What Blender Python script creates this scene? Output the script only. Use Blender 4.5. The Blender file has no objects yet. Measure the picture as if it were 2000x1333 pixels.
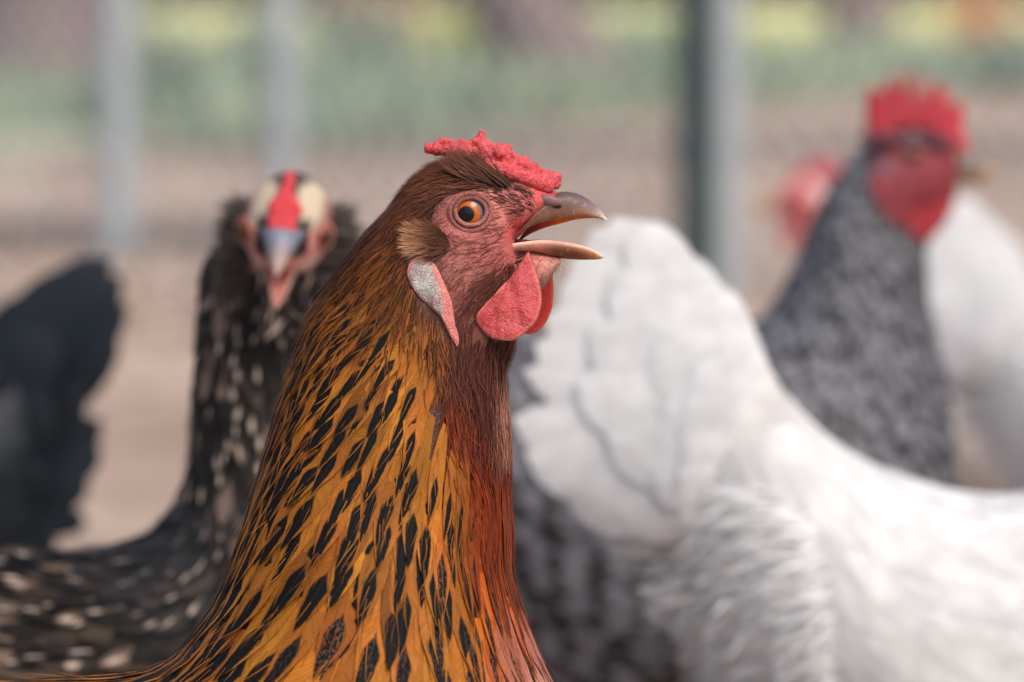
import bpy, math, random
import numpy as np
from mathutils import Vector, noise as mnoise
from mathutils.bvhtree import BVHTree

random.seed(7)
RNG = np.random.default_rng(11)
scene = bpy.context.scene
COL = scene.collection

# ------------------------------------------------------------------ camera, sky, sun, exposure
F = 8333.3            # focal length in pixels of a 2000 px wide frame (150 mm lens)
CAM_Z = 0.455
HD = 1.28             # distance of the brown hen
cam_d = bpy.data.cameras.new("camera")
cam = bpy.data.objects.new("camera", cam_d)
COL.objects.link(cam)
cam.location = (0, 0, CAM_Z)
cam.rotation_euler = (math.radians(90), 0, 0)
cam_d.lens = 150
cam_d.sensor_width = 36
cam_d.shift_y = -666.5 / 2000
cam_d.clip_start = 0.05
cam_d.clip_end = 500
cam_d.dof.use_dof = True
cam_d.dof.focus_distance = 1.264
cam_d.dof.aperture_fstop = 9.0
scene.camera = cam

SUN = Vector((0.38, -0.45, 0.80)).normalized()
world = bpy.data.worlds.new("World")
scene.world = world
world.use_nodes = True
wn = world.node_tree.nodes
sky = wn.new("ShaderNodeTexSky")
sky.sky_type = 'NISHITA'
sky.sun_disc = False
sky.sun_elevation = math.asin(SUN.z)
sky.sun_rotation = math.atan2(SUN.x, SUN.y)
sky.air_density = 0.9
sky.dust_density = 5.0
sky.ozone_density = 0.6
wn["Background"].inputs["Strength"].default_value = 0.15
world.node_tree.links.new(sky.outputs[0], wn["Background"].inputs[0])
sun_d = bpy.data.lights.new("sun", 'SUN')
sun_d.energy = 1.2
sun_d.angle = math.radians(25)
sun_d.color = (1.0, 0.93, 0.84)
sun = bpy.data.objects.new("sun", sun_d)
COL.objects.link(sun)
sun.rotation_euler = SUN.to_track_quat('Z', 'Y').to_euler()
scene.view_settings.view_transform = 'Standard'
scene.view_settings.look = 'None'
scene.view_settings.exposure = 0.32
scene.view_settings.gamma = 1
scene.view_settings.use_curve_mapping = False
scene.cycles.max_bounces = 8
scene.cycles.transparent_max_bounces = 24

# ------------------------------------------------------------------ helpers
def lin(r, g, b):
    f = lambda c: (c / 255 / 12.92) if c / 255 <= 0.04045 else ((c / 255 + 0.055) / 1.055) ** 2.4
    return np.array([f(r), f(g), f(b)])

def at(px, py, d):
    """the place in the pen that lies d metres in front of the lens in the direction of a picture point"""
    return np.array([(px - 1000) / F * d, d, CAM_Z - py / F * d])

def sstep(a, b, x):
    t = np.clip((np.asarray(x, float) - a) / (b - a), 0, 1)
    return t * t * (3 - 2 * t)

def cr(P, t):
    P = np.asarray(P, float)
    n = len(P)
    t = np.clip(np.asarray(t, float), 0, n - 1 - 1e-9)
    i = t.astype(int)
    f = (t - i)[..., None]
    p1 = P[i]; p2 = P[i + 1]
    p0 = P[np.maximum(i - 1, 0)]; p3 = P[np.minimum(i + 2, n - 1)]
    return .5 * (2 * p1 + (-p0 + p2) * f + (2 * p0 - 5 * p1 + 4 * p2 - p3) * f * f + (-p0 + 3 * p1 - 3 * p2 + p3) * f ** 3)

def empty(name, loc, label, cat, group=None):
    o = bpy.data.objects.new(name, None)
    COL.objects.link(o)
    o.location = loc
    o.empty_display_size = 0.05
    o['label'] = label
    o['category'] = cat
    if group: o['group'] = group
    return o

def mk(name, V, Fc, mat, parent=None, col=None, spot=None, seed=None, uv=None, speck=None, kind=None, smooth=True, recenter=True):
    V = np.asarray(V, float).reshape(-1, 3)
    base = np.array(parent.location) if parent else np.zeros(3)
    off = V.mean(0) if recenter else base
    me = bpy.data.meshes.new(name)
    me.from_pydata((V - off).tolist(), [], Fc.tolist() if isinstance(Fc, np.ndarray) else Fc)
    if smooth:
        me.polygons.foreach_set('use_smooth', np.ones(len(me.polygons), bool))
    if col is not None:
        col = np.asarray(col, float)
        if col.ndim == 1: col = np.tile(col, (len(V), 1))
        a = me.attributes.new('col', 'FLOAT_COLOR', 'POINT')
        c4 = np.ones((len(V), 4)); c4[:, :3] = col[:, :3]
        a.data.foreach_set('color', c4.ravel())
    if spot is not None:
        a = me.attributes.new('spot', 'FLOAT', 'POINT')
        a.data.foreach_set('value', np.broadcast_to(np.asarray(spot, float), (len(V),)).copy())
    if seed is not None:
        a = me.attributes.new('seed', 'FLOAT', 'POINT')
        a.data.foreach_set('value', np.broadcast_to(np.asarray(seed, float), (len(V),)).copy())
    if speck is not None:
        a = me.attributes.new('speck', 'FLOAT', 'POINT')
        a.data.foreach_set('value', np.broadcast_to(np.asarray(speck, float), (len(V),)).copy())
    if uv is not None:
        a = me.attributes.new('fuv', 'FLOAT_VECTOR', 'POINT')
        u3 = np.zeros((len(V), 3)); u3[:, :2] = np.asarray(uv).reshape(-1, 2)
        a.data.foreach_set('vector', u3.ravel())
    me.materials.append(mat)
    me.update()
    o = bpy.data.objects.new(name, me)
    COL.objects.link(o)
    if parent:
        o.parent = parent
        o.location = off - base
    else:
        o.location = off
    if kind: o['kind'] = kind
    return o

def join(parts):
    """several (verts, faces) into one pair"""
    V, Fc, n = [], [], 0
    for v, f in parts:
        v = np.asarray(v).reshape(-1, 3)
        V.append(v)
        Fc += [[i + n for i in q] for q in f]
        n += len(v)
    return np.concatenate(V), Fc

def remesh(V, Fc, voxel, smooth_it=3):
    me = bpy.data.meshes.new('tmp'); me.from_pydata(np.asarray(V).tolist(), [], Fc); me.update()
    o = bpy.data.objects.new('tmp', me); COL.objects.link(o)
    m = o.modifiers.new('r', 'REMESH'); m.mode = 'VOXEL'; m.voxel_size = voxel
    if smooth_it:
        s = o.modifiers.new('s', 'SMOOTH'); s.factor = 0.5; s.iterations = smooth_it
    dg = bpy.context.evaluated_depsgraph_get()
    r = bpy.data.meshes.new_from_object(o.evaluated_get(dg))
    bpy.data.objects.remove(o); bpy.data.meshes.remove(me)
    n = len(r.vertices)
    v = np.empty(n * 3); r.vertices.foreach_get('co', v); v = v.reshape(-1, 3)
    nr = np.empty(n * 3); r.vertices.foreach_get('normal', nr); nr = nr.reshape(-1, 3)
    f = [list(p.vertices) for p in r.polygons]
    bpy.data.meshes.remove(r)
    return v, nr, f

class Surf:
    """a body skin: elliptic sections between a back point and a breast point, each with a half width across the bird"""
    def __init__(self, secs, d, exp=1.0):
        self.T = np.array([at(s[0], s[1], d) for s in secs])
        self.B = np.array([at(s[2], s[3], d) for s in secs])
        self.w = np.array([[s[4] / 1000.0] for s in secs])
        self.n = len(secs); self.exp = exp
    def pt(self, s, th):
        T = cr(self.T, s); B = cr(self.B, s); w = cr(self.w, s)
        c = np.cos(th)[..., None]; sn = np.sin(th)[..., None]
        p = (T + B) / 2 + (T - B) / 2 * c
        p[..., 1:2] -= w * np.sign(sn) * np.abs(sn) ** self.exp
        return p
    def center(self, s):
        return (cr(self.T, s) + cr(self.B, s)) / 2
    def frame(self, s, th, e=1e-3):
        p = self.pt(s, th)
        ds = (self.pt(s + e, th) - self.pt(s - e, th)) / (2 * e)
        dt = (self.pt(s, th + e) - self.pt(s, th - e)) / (2 * e)
        n = np.cross(ds, dt)
        n /= np.linalg.norm(n, axis=-1, keepdims=True) + 1e-12
        sg = np.sign(((p - self.center(s)) * n).sum(-1, keepdims=True))
        return p, ds, dt, n * np.where(sg == 0, 1, sg)
    def loft(self, ns=90, nt=48):
        s = np.linspace(0, self.n - 1, ns); th = np.linspace(0, 2 * np.pi, nt, endpoint=False)
        S, TH = np.meshgrid(s, th, indexing='ij')
        V = self.pt(S, TH).reshape(-1, 3)
        Fc = []
        for i in range(ns - 1):
            for j in range(nt):
                k = (j + 1) % nt
                Fc.append([i * nt + j, i * nt + k, (i + 1) * nt + k, (i + 1) * nt + j])
        V = np.concatenate([V, V[:nt].mean(0)[None], V[-nt:].mean(0)[None]])
        a, b = ns * nt, ns * nt + 1
        for j in range(nt):
            k = (j + 1) % nt
            Fc.append([a, k, j]); Fc.append([b, (ns - 1) * nt + j, (ns - 1) * nt + k])
        return V, Fc

def tube(pts, rad, n=10):
    pts = np.asarray(pts, float); m = len(pts)
    rad = np.broadcast_to(np.asarray(rad, float), (m,))
    tg = np.gradient(pts, axis=0); tg /= np.linalg.norm(tg, axis=1, keepdims=True) + 1e-12
    ref = np.array([0, 1, 0.02]) if abs(tg[0][1]) < 0.8 else np.array([1, 0, 0.02])
    u = np.cross(tg, ref); u /= np.linalg.norm(u, axis=1, keepdims=True)
    v = np.cross(tg, u)
    a = np.linspace(0, 2 * np.pi, n, endpoint=False)
    V = pts[:, None] + rad[:, None, None] * (u[:, None] * np.cos(a)[None, :, None] + v[:, None] * np.sin(a)[None, :, None])
    Fc = []
    for i in range(m - 1):
        for j in range(n):
            k = (j + 1) % n
            Fc.append([i * n + j, i * n + k, (i + 1) * n + k, (i + 1) * n + j])
    Fc.append(list(range(n))[::-1]); Fc.append([(m - 1) * n + j for j in range(n)])
    return V.reshape(-1, 3), Fc

def ball(c, r, nu=12, nv=8, sc=(1, 1, 1)):
    V = [[0, 0, 1]]
    for i in range(1, nv):
        a = math.pi * i / nv
        for j in range(nu):
            b = 2 * math.pi * j / nu
            V.append([math.sin(a) * math.cos(b), math.sin(a) * math.sin(b), math.cos(a)])
    V.append([0, 0, -1])
    Fc = [[0, 1 + j, 1 + (j + 1) % nu] for j in range(nu)]
    for i in range(nv - 2):
        for j in range(nu):
            p = 1 + i * nu; k = (j + 1) % nu
            Fc.append([p + j, p + nu + j, p + nu + k, p + k])
    e = len(V) - 1; p = 1 + (nv - 2) * nu
    Fc += [[e, p + (j + 1) % nu, p + j] for j in range(nu)]
    return np.array(V) * r * np.array(sc) + np.asarray(c), Fc

# ---- feathers lying on a Surf: all rows walked at once
def coat(surf, s, th, L, W, lift, ang=None, base=0.0003, nv=8, nu=4, tip=0.0, camber=0.12, rootw=0.4, blunt=6.0, peak=0.55):
    N = len(s)
    s = s.copy(); th = th.copy()
    L = np.broadcast_to(L, (N,)); W = np.broadcast_to(W, (N,)); lift = np.broadcast_to(lift, (N,))
    ang = np.zeros(N) if ang is None else ang
    rows = []
    xs = np.linspace(-1, 1, nu + 1)
    for i in range(nv + 1):
        v = i / nv
        p, ds, dt, n = surf.frame(s, th)
        lds = np.linalg.norm(ds, axis=-1) + 1e-6; ldt = np.linalg.norm(dt, axis=-1) + 1e-6
        if v < peak: wv = rootw + (1 - rootw) * math.sin(v / peak * math.pi / 2)
        else: wv = max(0.0, math.cos((v - peak) / (1 - peak) * math.pi / 2)) ** (2.0 / blunt * 2)
        row = []
        for x in xs:
            thx = th + x * W * 0.5 * wv / np.maximum(ldt, 0.004)
            q = surf.pt(s, thx)
            h = base + lift * v ** 1.3 + camber * W * (1 - x * x) * 0.5 * wv
            row.append(q + n * h[:, None])
        rows.append(np.stack(row, 1))
        s = s + L / nv * np.cos(ang) / lds
        th = th + L / nv * np.sin(ang) / np.maximum(ldt, 0.004)
    V = np.stack(rows, 1)     # N, nv+1, nu+1, 3
    return V

def fgrid(nv=8, nu=4):
    return np.array([[i * (nu + 1) + j, i * (nu + 1) + j + 1, (i + 1) * (nu + 1) + j + 1, (i + 1) * (nu + 1) + j]
                     for i in range(nv) for j in range(nu)])

def fuv(nv=8, nu=4):
    return np.array([[j / nu, i / nv] for i in range(nv + 1) for j in range(nu + 1)])

def coat_one(name, V, cols, spots, seeds, mat, parent, speck=None):
    """all of a coat's feathers as one part"""
    N, a, b, _ = V.shape
    nv, nu = a - 1, b - 1
    g = fgrid(nv, nu)
    Fc = (g[None] + (np.arange(N) * a * b)[:, None, None]).reshape(-1, 4)
    return mk(name, V.reshape(-1, 3), Fc, mat, parent, np.repeat(cols, a * b, 0), np.repeat(spots, a * b),
              np.repeat(seeds, a * b), np.tile(fuv(nv, nu), (N, 1)), None if speck is None else np.repeat(speck, a * b), kind='stuff')

def blade(root, tip, width, bend=(0, 0, 0), side=None, nv=12, nu=6, rootw=0.35, blunt=6.0, peak=0.6, camber=0.1, nrm=(0, -1, 0)):
    """one free feather from root to tip"""
    root = np.asarray(root, float); tip = np.asarray(tip, float); bend = np.asarray(bend, float); nrm = np.asarray(nrm, float)
    V = []
    for i in range(nv + 1):
        v = i / nv
        c = root * (1 - v) + tip * v + bend * 4 * v * (1 - v)
        tg = tip - root + bend * 4 * (1 - 2 * v)
        tg = tg / np.linalg.norm(tg)
        lat = np.cross(tg, nrm); lat /= np.linalg.norm(lat)
        nn = np.cross(lat, tg)
        if v < peak: wv = rootw + (1 - rootw) * math.sin(v / peak * math.pi / 2)
        else: wv = max(0.0, math.cos((v - peak) / (1 - peak) * math.pi / 2)) ** (2.0 / blunt * 2)
        for j in range(nu + 1):
            x = -1 + 2 * j / nu
            V.append(c + lat * x * width / 2 * wv + nn * camber * width * (1 - x * x) * wv)
    return np.array(V)

def strands(P, D, N, L, W, lift, c0, c1, seg=3, curl=0.5, side=None):
    """short hair-like feathers: verts, faces, colours"""
    n = len(P)
    L = np.broadcast_to(L, (n,))[:, None]; W = np.broadcast_to(W, (n,))[:, None]; lift = np.broadcast_to(lift, (n,))[:, None]
    D = D / (np.linalg.norm(D, axis=1, keepdims=True) + 1e-12)
    lat = np.cross(D, N); lat /= np.linalg.norm(lat, axis=1, keepdims=True) + 1e-12
    sd = np.zeros((n, 1)) if side is None else side[:, None]
    V, C = [], []
    for i in range(seg + 1):
        t = i / seg
        c = P + D * L * t + N * lift * L * (t - curl * t * t) + lat * sd * L * t * t
        w = W * 0.5 * (1 - t ** 2.2) + 0.00001
        V += [c - lat * w, c + lat * w]
        cc = c0 * (1 - t) + c1 * t
        C += [cc, cc]
    V = np.stack(V, 1); C = np.stack(C, 1)
    m = 2 * (seg + 1)
    g = np.array([[2 * i, 2 * i + 1, 2 * i + 3, 2 * i + 2] for i in range(seg)])
    Fc = (g[None] + (np.arange(n) * m)[:, None, None]).reshape(-1, 4)
    return V.reshape(-1, 3), Fc, C.reshape(-1, 3)

def jit(c, n, amt=0.15):
    """n copies of a colour, each a little lighter or darker"""
    return np.asarray(c)[None] * (1 + amt * RNG.normal(size=(n, 1))).clip(0.3, 2.0)

# ------------------------------------------------------------------ materials
def newmat(name):
    m = bpy.data.materials.new(name); m.use_nodes = True
    nt = m.node_tree
    return m, nt, nt.nodes, nt.links, nt.nodes["Principled BSDF"]

class G:
    """tiny node-graph writer"""
    def __init__(self, nt): self.n = nt.nodes; self.l = nt.links
    def val(self, x, sock):
        if isinstance(x, (int, float)): sock.default_value = x
        elif isinstance(x, (tuple, list, np.ndarray)): sock.default_value = tuple(x) + ((1,) if len(sock.default_value) == 4 and len(x) == 3 else ())
        else: self.l.new(x, sock)
    def m(self, op, a, b=None, c=None, clamp=False):
        k = self.n.new("ShaderNodeMath"); k.operation = op; k.use_clamp = clamp
        self.val(a, k.inputs[0])
        if b is not None: self.val(b, k.inputs[1])
        if c is not None: self.val(c, k.inputs[2])
        return k.outputs[0]
    def attr(self, name, out='Color'):
        k = self.n.new("ShaderNodeAttribute"); k.attribute_name = name
        return k.outputs[out]
    def mix(self, f, a, b, mode='MIX'):
        k = self.n.new("ShaderNodeMix"); k.data_type = 'RGBA'; k.blend_type = mode
        self.val(f, k.inputs[0]); self.val(a, k.inputs[6]); self.val(b, k.inputs[7])
        return k.outputs[2]
    def noise(self, vec=None, scale=5, detail=2, rough=0.5, dist=0):
        k = self.n.new("ShaderNodeTexNoise")
        k.inputs['Scale'].default_value = scale; k.inputs['Detail'].default_value = detail
        k.inputs['Roughness'].default_value = rough; k.inputs['Distortion'].default_value = dist
        if vec is not None: self.l.new(vec, k.inputs['Vector'])
        return k.outputs['Fac']
    def vor(self, vec=None, scale=5, feat='F1'):
        k = self.n.new("ShaderNodeTexVoronoi"); k.feature = feat; k.inputs['Scale'].default_value = scale
        if vec is not None: self.l.new(vec, k.inputs['Vector'])
        return k.outputs['Distance']
    def xyz(self, x, y, z=0.0):
        k = self.n.new("ShaderNodeCombineXYZ")
        for i, q in enumerate((x, y, z)): self.val(q, k.inputs[i])
        return k.outputs[0]
    def sep(self, v):
        k = self.n.new("ShaderNodeSeparateXYZ"); self.l.new(v, k.inputs[0]); return k.outputs
    def obj(self):
        return self.n.new("ShaderNodeTexCoord").outputs['Object']
    def pos(self):
        return self.n.new("ShaderNodeNewGeometry").outputs['Position']
    def ss(self, a, b, x):
        k = self.n.new("ShaderNodeMapRange"); k.interpolation_type = 'SMOOTHSTEP'
        self.val(x, k.inputs[0]); self.val(a, k.inputs[1]); self.val(b, k.inputs[2])
        return k.outputs[0]
    def bump(self, h, strength, dist, normal=None):
        k = self.n.new("ShaderNodeBump"); k.inputs['Strength'].default_value = strength; k.inputs['Distance'].default_value = dist
        self.l.new(h, k.inputs['Height'])
        if normal is not None: self.l.new(normal, k.inputs['Normal'])
        return k.outputs[0]

def skin_mat(name, rough=0.5, cell=900.0, fine=2500.0, strength=0.7, sss=0.25, mott=0.35, spec=0.4, dist=0.0007, crease=0.0, warm=0.0, chips=0.0):
    m, nt, n, l, b = newmat(name); g = G(nt)
    o = g.obj()
    c = g.attr('col')
    n1 = g.noise(o, cell, 3, 0.6, 0.6); n2 = g.vor(o, fine)
    f = g.m('ADD', g.m('MULTIPLY', n1, 1.7), g.m('MULTIPLY', n2, 0.3))
    shade = g.m('ADD', g.m('MULTIPLY', g.m('SUBTRACT', f, 1.0), mott * 1.6), 1.0)
    n3 = g.noise(o, cell * 0.22, 2)
    shade = g.m('MULTIPLY', shade, g.m('ADD', 0.75, g.m('MULTIPLY', n3, 0.5)))
    if crease:
        wob = g.n.new('ShaderNodeTexNoise'); wob.inputs['Scale'].default_value = crease * 0.8; wob.inputs['Detail'].default_value = 3; l.new(o, wob.inputs['Vector'])
        va = g.n.new('ShaderNodeVectorMath'); va.operation = 'MULTIPLY_ADD'; l.new(wob.outputs['Color'], va.inputs[0]); va.inputs[1].default_value = (0.0022,) * 3; l.new(o, va.inputs[2])
        vv = g.vor(va.outputs[0], crease, 'DISTANCE_TO_EDGE')
        cr_ = g.ss(0.0, 0.2, vv)
        f = g.m('ADD', g.m('MULTIPLY', f, 0.7), g.m('MULTIPLY', cr_, 0.6))
        shade = g.m('MULTIPLY', shade, g.m('ADD', 0.88, g.m('MULTIPLY', cr_, 0.12)))
    c = g.mix(1.0, c, g.xyz(shade, shade, shade), 'MULTIPLY')
    if warm:
        wn_ = g.ss(0.42, 0.68, g.noise(o, cell * 0.12, 4, 0.65))
        c = g.mix(g.m('MULTIPLY', wn_, warm), c, g.mix(1.0, c, (0.86, 0.58, 0.56), 'MULTIPLY'))
    if chips:
        ck = g.m('MULTIPLY', g.ss(0.60, 0.66, g.noise(o, 900, 3, 0.7)), g.ss(0.5, 0.6, g.noise(o, 150, 1)))
        c = g.mix(g.m('MULTIPLY', ck, chips), c, (0.62, 0.57, 0.54))
    l.new(c, b.inputs['Base Color'])
    l.new(g.bump(f, strength, dist), b.inputs['Normal'])
    b.inputs['Roughness'].default_value = rough
    b.inputs['Specular IOR Level'].default_value = spec
    b.inputs['Subsurface Weight'].default_value = sss
    b.inputs['Subsurface Radius'].default_value = (1.0, 0.3, 0.2)
    b.inputs['Subsurface Scale'].default_value = 0.0022
    return m

def feather_mat(name, spot_col=(0.008, 0.009, 0.010), width=0.72, start=0.32, end=0.97, rough=0.5, spec=0.35, bars=0, bar_col=None,
                fray=0.75, speck=0.0, speck_col=(0.25, 0.13, 0.08), streak=0.75, rachis=0.5, sss=0.0, soft=1.0, tipfill=0.0, rlen=0.32):
    m, nt, n, l, b = newmat(name); g = G(nt)
    u, v, _ = g.sep(g.attr('fuv', 'Vector'))
    col = g.attr('col'); sp = g.attr('spot', 'Fac'); sd = g.attr('seed', 'Fac')
    x = g.m('ABSOLUTE', g.m('MULTIPLY_ADD', u, 2.0, -1.0))
    sgn = g.m('SIGN', g.m('SUBTRACT', u, 0.5))
    bc = g.m('SUBTRACT', v, g.m('MULTIPLY', x, 0.13))
    barb = g.noise(g.xyz(g.m('MULTIPLY', bc, 55.0), g.m('ADD', g.m('MULTIPLY', x, 1.3), g.m('MULTIPLY', sgn, 9.0)), g.m('MULTIPLY', sd, 37.0)), 1.0, 3, 0.65)
    barb2 = g.noise(g.xyz(g.m('MULTIPLY', bc, 140.0), g.m('ADD', g.m('MULTIPLY', x, 2.0), g.m('MULTIPLY', sgn, 5.0)), g.m('MULTIPLY', sd, 91.0)), 1.0, 1)
    big = g.noise(g.xyz(g.m('MULTIPLY', v, 6.0), g.m('MULTIPLY', u, 2.2), g.m('MULTIPLY', sd, 53.0)), 1.0, 2)
    sh = g.m('ADD', 1.0 - streak * 0.5, g.m('MULTIPLY', barb, streak))
    sh = g.m('MULTIPLY', sh, g.m('ADD', 0.72, g.m('MULTIPLY', big, 0.56)))
    c = g.mix(1.0, col, g.xyz(sh, sh, sh), 'MULTIPLY')
    # dark (or pale) middle: a tear drop along the shaft
    rise = g.ss(start, start + rlen, v)
    fall = g.m('SUBTRACT', 1.0, g.m('POWER', g.ss(0.70, end, v), 1.8)) if not tipfill else g.m('ADD', 1.0, g.m('MULTIPLY', g.ss(0.70, 0.97, v), tipfill))
    wv = g.m('MULTIPLY', g.m('MULTIPLY', rise, fall), g.m('MULTIPLY', sp, width))
    edge = g.m('ADD', g.m('SUBTRACT', wv, x), g.m('MULTIPLY', g.m('SUBTRACT', barb, 0.5), 0.5 * soft))
    edge = g.m('ADD', edge, g.m('MULTIPLY', g.m('SUBTRACT', big, 0.5), 0.5 * soft))
    mask = g.m('MULTIPLY', g.ss(-0.05, 0.14, edge), g.ss(0.02, 0.15, sp))
    sc = g.xyz(*[float(q) for q in spot_col])
    if speck:
        sk = g.noise(g.xyz(g.m('MULTIPLY', v, 26.0), g.m('MULTIPLY', u, 9.0), g.m('MULTIPLY', sd, 71.0)), 1.0, 3, 0.7)
        hs = g.m('MULTIPLY', g.ss(0.50, 0.60, sk), g.attr('speck', 'Fac'))
        sc = g.mix(g.m('MULTIPLY', hs, speck), sc, speck_col)
    c = g.mix(mask, c, sc)
    if bars:
        ph = g.m('MULTIPLY', g.m('ADD', bc, g.m('MULTIPLY', sd, 0.3)), bars * 6.283)
        st = g.ss(-0.35, 0.35, g.m('SINE', ph))
        c = g.mix(st, c, bar_col)
    r = g.m('SUBTRACT', 1.0, g.ss(0.02, 0.07, x))
    c = g.mix(g.m('MULTIPLY', r, rachis * 0.5), c, g.mix(0.5, c, (0.35, 0.22, 0.12)))
    l.new(c, b.inputs['Base Color'])
    l.new(g.bump(g.m('ADD', barb, g.m('MULTIPLY', barb2, 0.6)), 0.45, 0.0004), b.inputs['Normal'])
    b.inputs['Roughness'].default_value = rough
    if tipfill: l.new(g.m('SUBTRACT', spec, g.m('MULTIPLY', mask, spec * 0.7)), b.inputs['Specular IOR Level'])
    else: b.inputs['Specular IOR Level'].default_value = spec
    if sss:
        b.inputs['Subsurface Weight'].default_value = sss; b.inputs['Subsurface Radius'].default_value = (1, 1, 1); b.inputs['Subsurface Scale'].default_value = 0.006
    if fray:
        thr = g.m('ADD', g.m('MULTIPLY', g.ss(0.45, 1.0, x), 0.52 * fray), g.m('MULTIPLY', g.ss(0.8, 1.0, v), 0.22 * fray))
        al = g.ss(-0.04, 0.04, g.m('SUBTRACT', g.m('ADD', g.m('MULTIPLY', barb, 0.55), g.m('MULTIPLY', barb2, 0.45)), thr))
        l.new(al, b.inputs['Alpha'])
    return m

def strand_mat(name, rough=0.6, spec=0.14):
    m, nt, n, l, b = newmat(name); g = G(nt)
    l.new(g.attr('col'), b.inputs['Base Color'])
    b.inputs['Roughness'].default_value = rough
    b.inputs['Specular IOR Level'].default_value = spec
    return m

def plain_mat(name, c, rough=0.6, nscale=30, namt=0.4, spec=0.3, bump=0.2, metal=0.0):
    m, nt, n, l, b = newmat(name); g = G(nt)
    o = g.obj(); k = g.noise(o, nscale, 4, 0.6)
    sh = g.m('ADD', 1 - namt / 2, g.m('MULTIPLY', k, namt))
    l.new(g.mix(1.0, tuple(c), g.xyz(sh, sh, sh), 'MULTIPLY'), b.inputs['Base Color'])
    l.new(g.bump(k, bump, 0.002), b.inputs['Normal'])
    b.inputs['Roughness'].default_value = rough; b.inputs['Specular IOR Level'].default_value = spec; b.inputs['Metallic'].default_value = metal
    return m

M_FACE = skin_mat('face_skin', 0.5, 620, 1900, 0.55, 0.15, 0.34, warm=0.75)
M_COMB = skin_mat('comb_skin', 0.36, 1100, 2400, 0.9, 0.3, 0.45, 0.5, warm=0.9, chips=0.22)
M_WATTLE = skin_mat('wattle_skin', 0.40, 900, 2200, 0.6, 0.3, 0.3, 0.5, warm=0.9)
M_LOBE = skin_mat('lobe_skin', 0.5, 400, 1600, 0.6, 0.2, 0.3, 0.4, 0.0007, crease=760, warm=0.7)
M_LID = skin_mat('lid_skin', 0.45, 1200, 2600, 0.8, 0.2, 0.4)
M_HORN = skin_mat('horn', 0.4, 330, 1500, 0.22, 0.12, 0.34, 0.3, warm=0.7, chips=0.32)
M_HACKLE = feather_mat('hackle_feather', speck=0.85, rough=0.6, spec=0.15, width=0.65, start=0.45, end=1.05, fray=0.65, streak=1.25, soft=0.55, tipfill=0.5, rlen=0.22, rachis=0.15)
M_STRAND = strand_mat('hair_feather')
M_WHITE = feather_mat('white_feather', rachis=0.0, streak=0.18, fray=0.3, rough=0.8, spec=0.05, sss=0.3)
M_DOWN = strand_mat('white_down', 0.8, 0.1)
M_SPECK = feather_mat('speckled_feather', spot_col=(0.42, 0.34, 0.28), width=0.42, start=0.5, end=1.0, fray=0.5, rough=0.65, spec=0.14)
M_BARRED = feather_mat('barred_feather', bars=1.8, bar_col=(0.18, 0.185, 0.21), fray=0.4, rough=0.6)
M_BLACK = feather_mat('black_feather', fray=0.3, streak=0.6, rough=0.5, spec=0.2, rachis=0.0)
M_UNDER = strand_mat('under_plumage', 0.85, 0.1)
M_SHANK = plain_mat('shank_scales', lin(150, 130, 90), 0.55, 300, 0.5)

# ------------------------------------------------------------------ ground and far vegetation
def ground_material():
    m, nt, n, l, b = newmat('bare_earth'); g = G(nt)
    p = g.pos()
    px, py, pz = g.sep(p)
    a = g.noise(p, 1.3, 5, 0.65); f = g.noise(p, 38, 5, 0.7); bl = g.noise(p, 0.45, 3, 0.5)
    c = g.mix(g.ss(0.35, 0.65, a), tuple(lin(154, 134, 120)), tuple(lin(188, 168, 152)))
    c = g.mix(g.m('MULTIPLY', g.ss(0.45, 0.75, f), 0.4), c, tuple(lin(120, 100, 90)))
    # shadow bands painted into the soil colour, along the fence and further back
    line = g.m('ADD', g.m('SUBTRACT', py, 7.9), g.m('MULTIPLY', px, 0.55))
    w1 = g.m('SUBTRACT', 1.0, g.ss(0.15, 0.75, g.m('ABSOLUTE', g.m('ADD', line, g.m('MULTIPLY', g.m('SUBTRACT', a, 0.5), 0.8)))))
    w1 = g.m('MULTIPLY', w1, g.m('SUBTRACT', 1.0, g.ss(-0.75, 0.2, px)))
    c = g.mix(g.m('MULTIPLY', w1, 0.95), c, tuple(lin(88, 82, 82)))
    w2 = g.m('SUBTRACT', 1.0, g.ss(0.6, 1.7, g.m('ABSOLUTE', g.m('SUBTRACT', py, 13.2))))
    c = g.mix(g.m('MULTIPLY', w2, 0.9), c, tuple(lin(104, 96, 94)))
    gr = g.ss(14.6, 18.2, g.m('ADD', g.m('SUBTRACT', py, g.m('MULTIPLY', px, 2.8)), g.m('MULTIPLY', g.m('SUBTRACT', bl, 0.5), 6.0)))
    gcol = g.mix(g.ss(0.35, 0.65, a), tuple(lin(166, 176, 152)), tuple(lin(198, 196, 172)))
    dry_sunlit = g.mix(g.ss(0.4, 0.6, bl), tuple(lin(238, 232, 178)), tuple(lin(204, 210, 152)))  # dry far grass, with sunlight on the meadow put into its pale yellow
    gcol = g.mix(g.ss(26, 42, py), gcol, dry_sunlit)
    c = g.mix(gr, c, gcol)
    l.new(c, b.inputs['Base Color'])
    l.new(g.bump(g.m('ADD', f, a), 0.6, 0.02), b.inputs['Normal'])
    b.inputs['Roughness'].default_value = 0.9; b.inputs['Specular IOR Level'].default_value = 0.15
    return m

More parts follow.
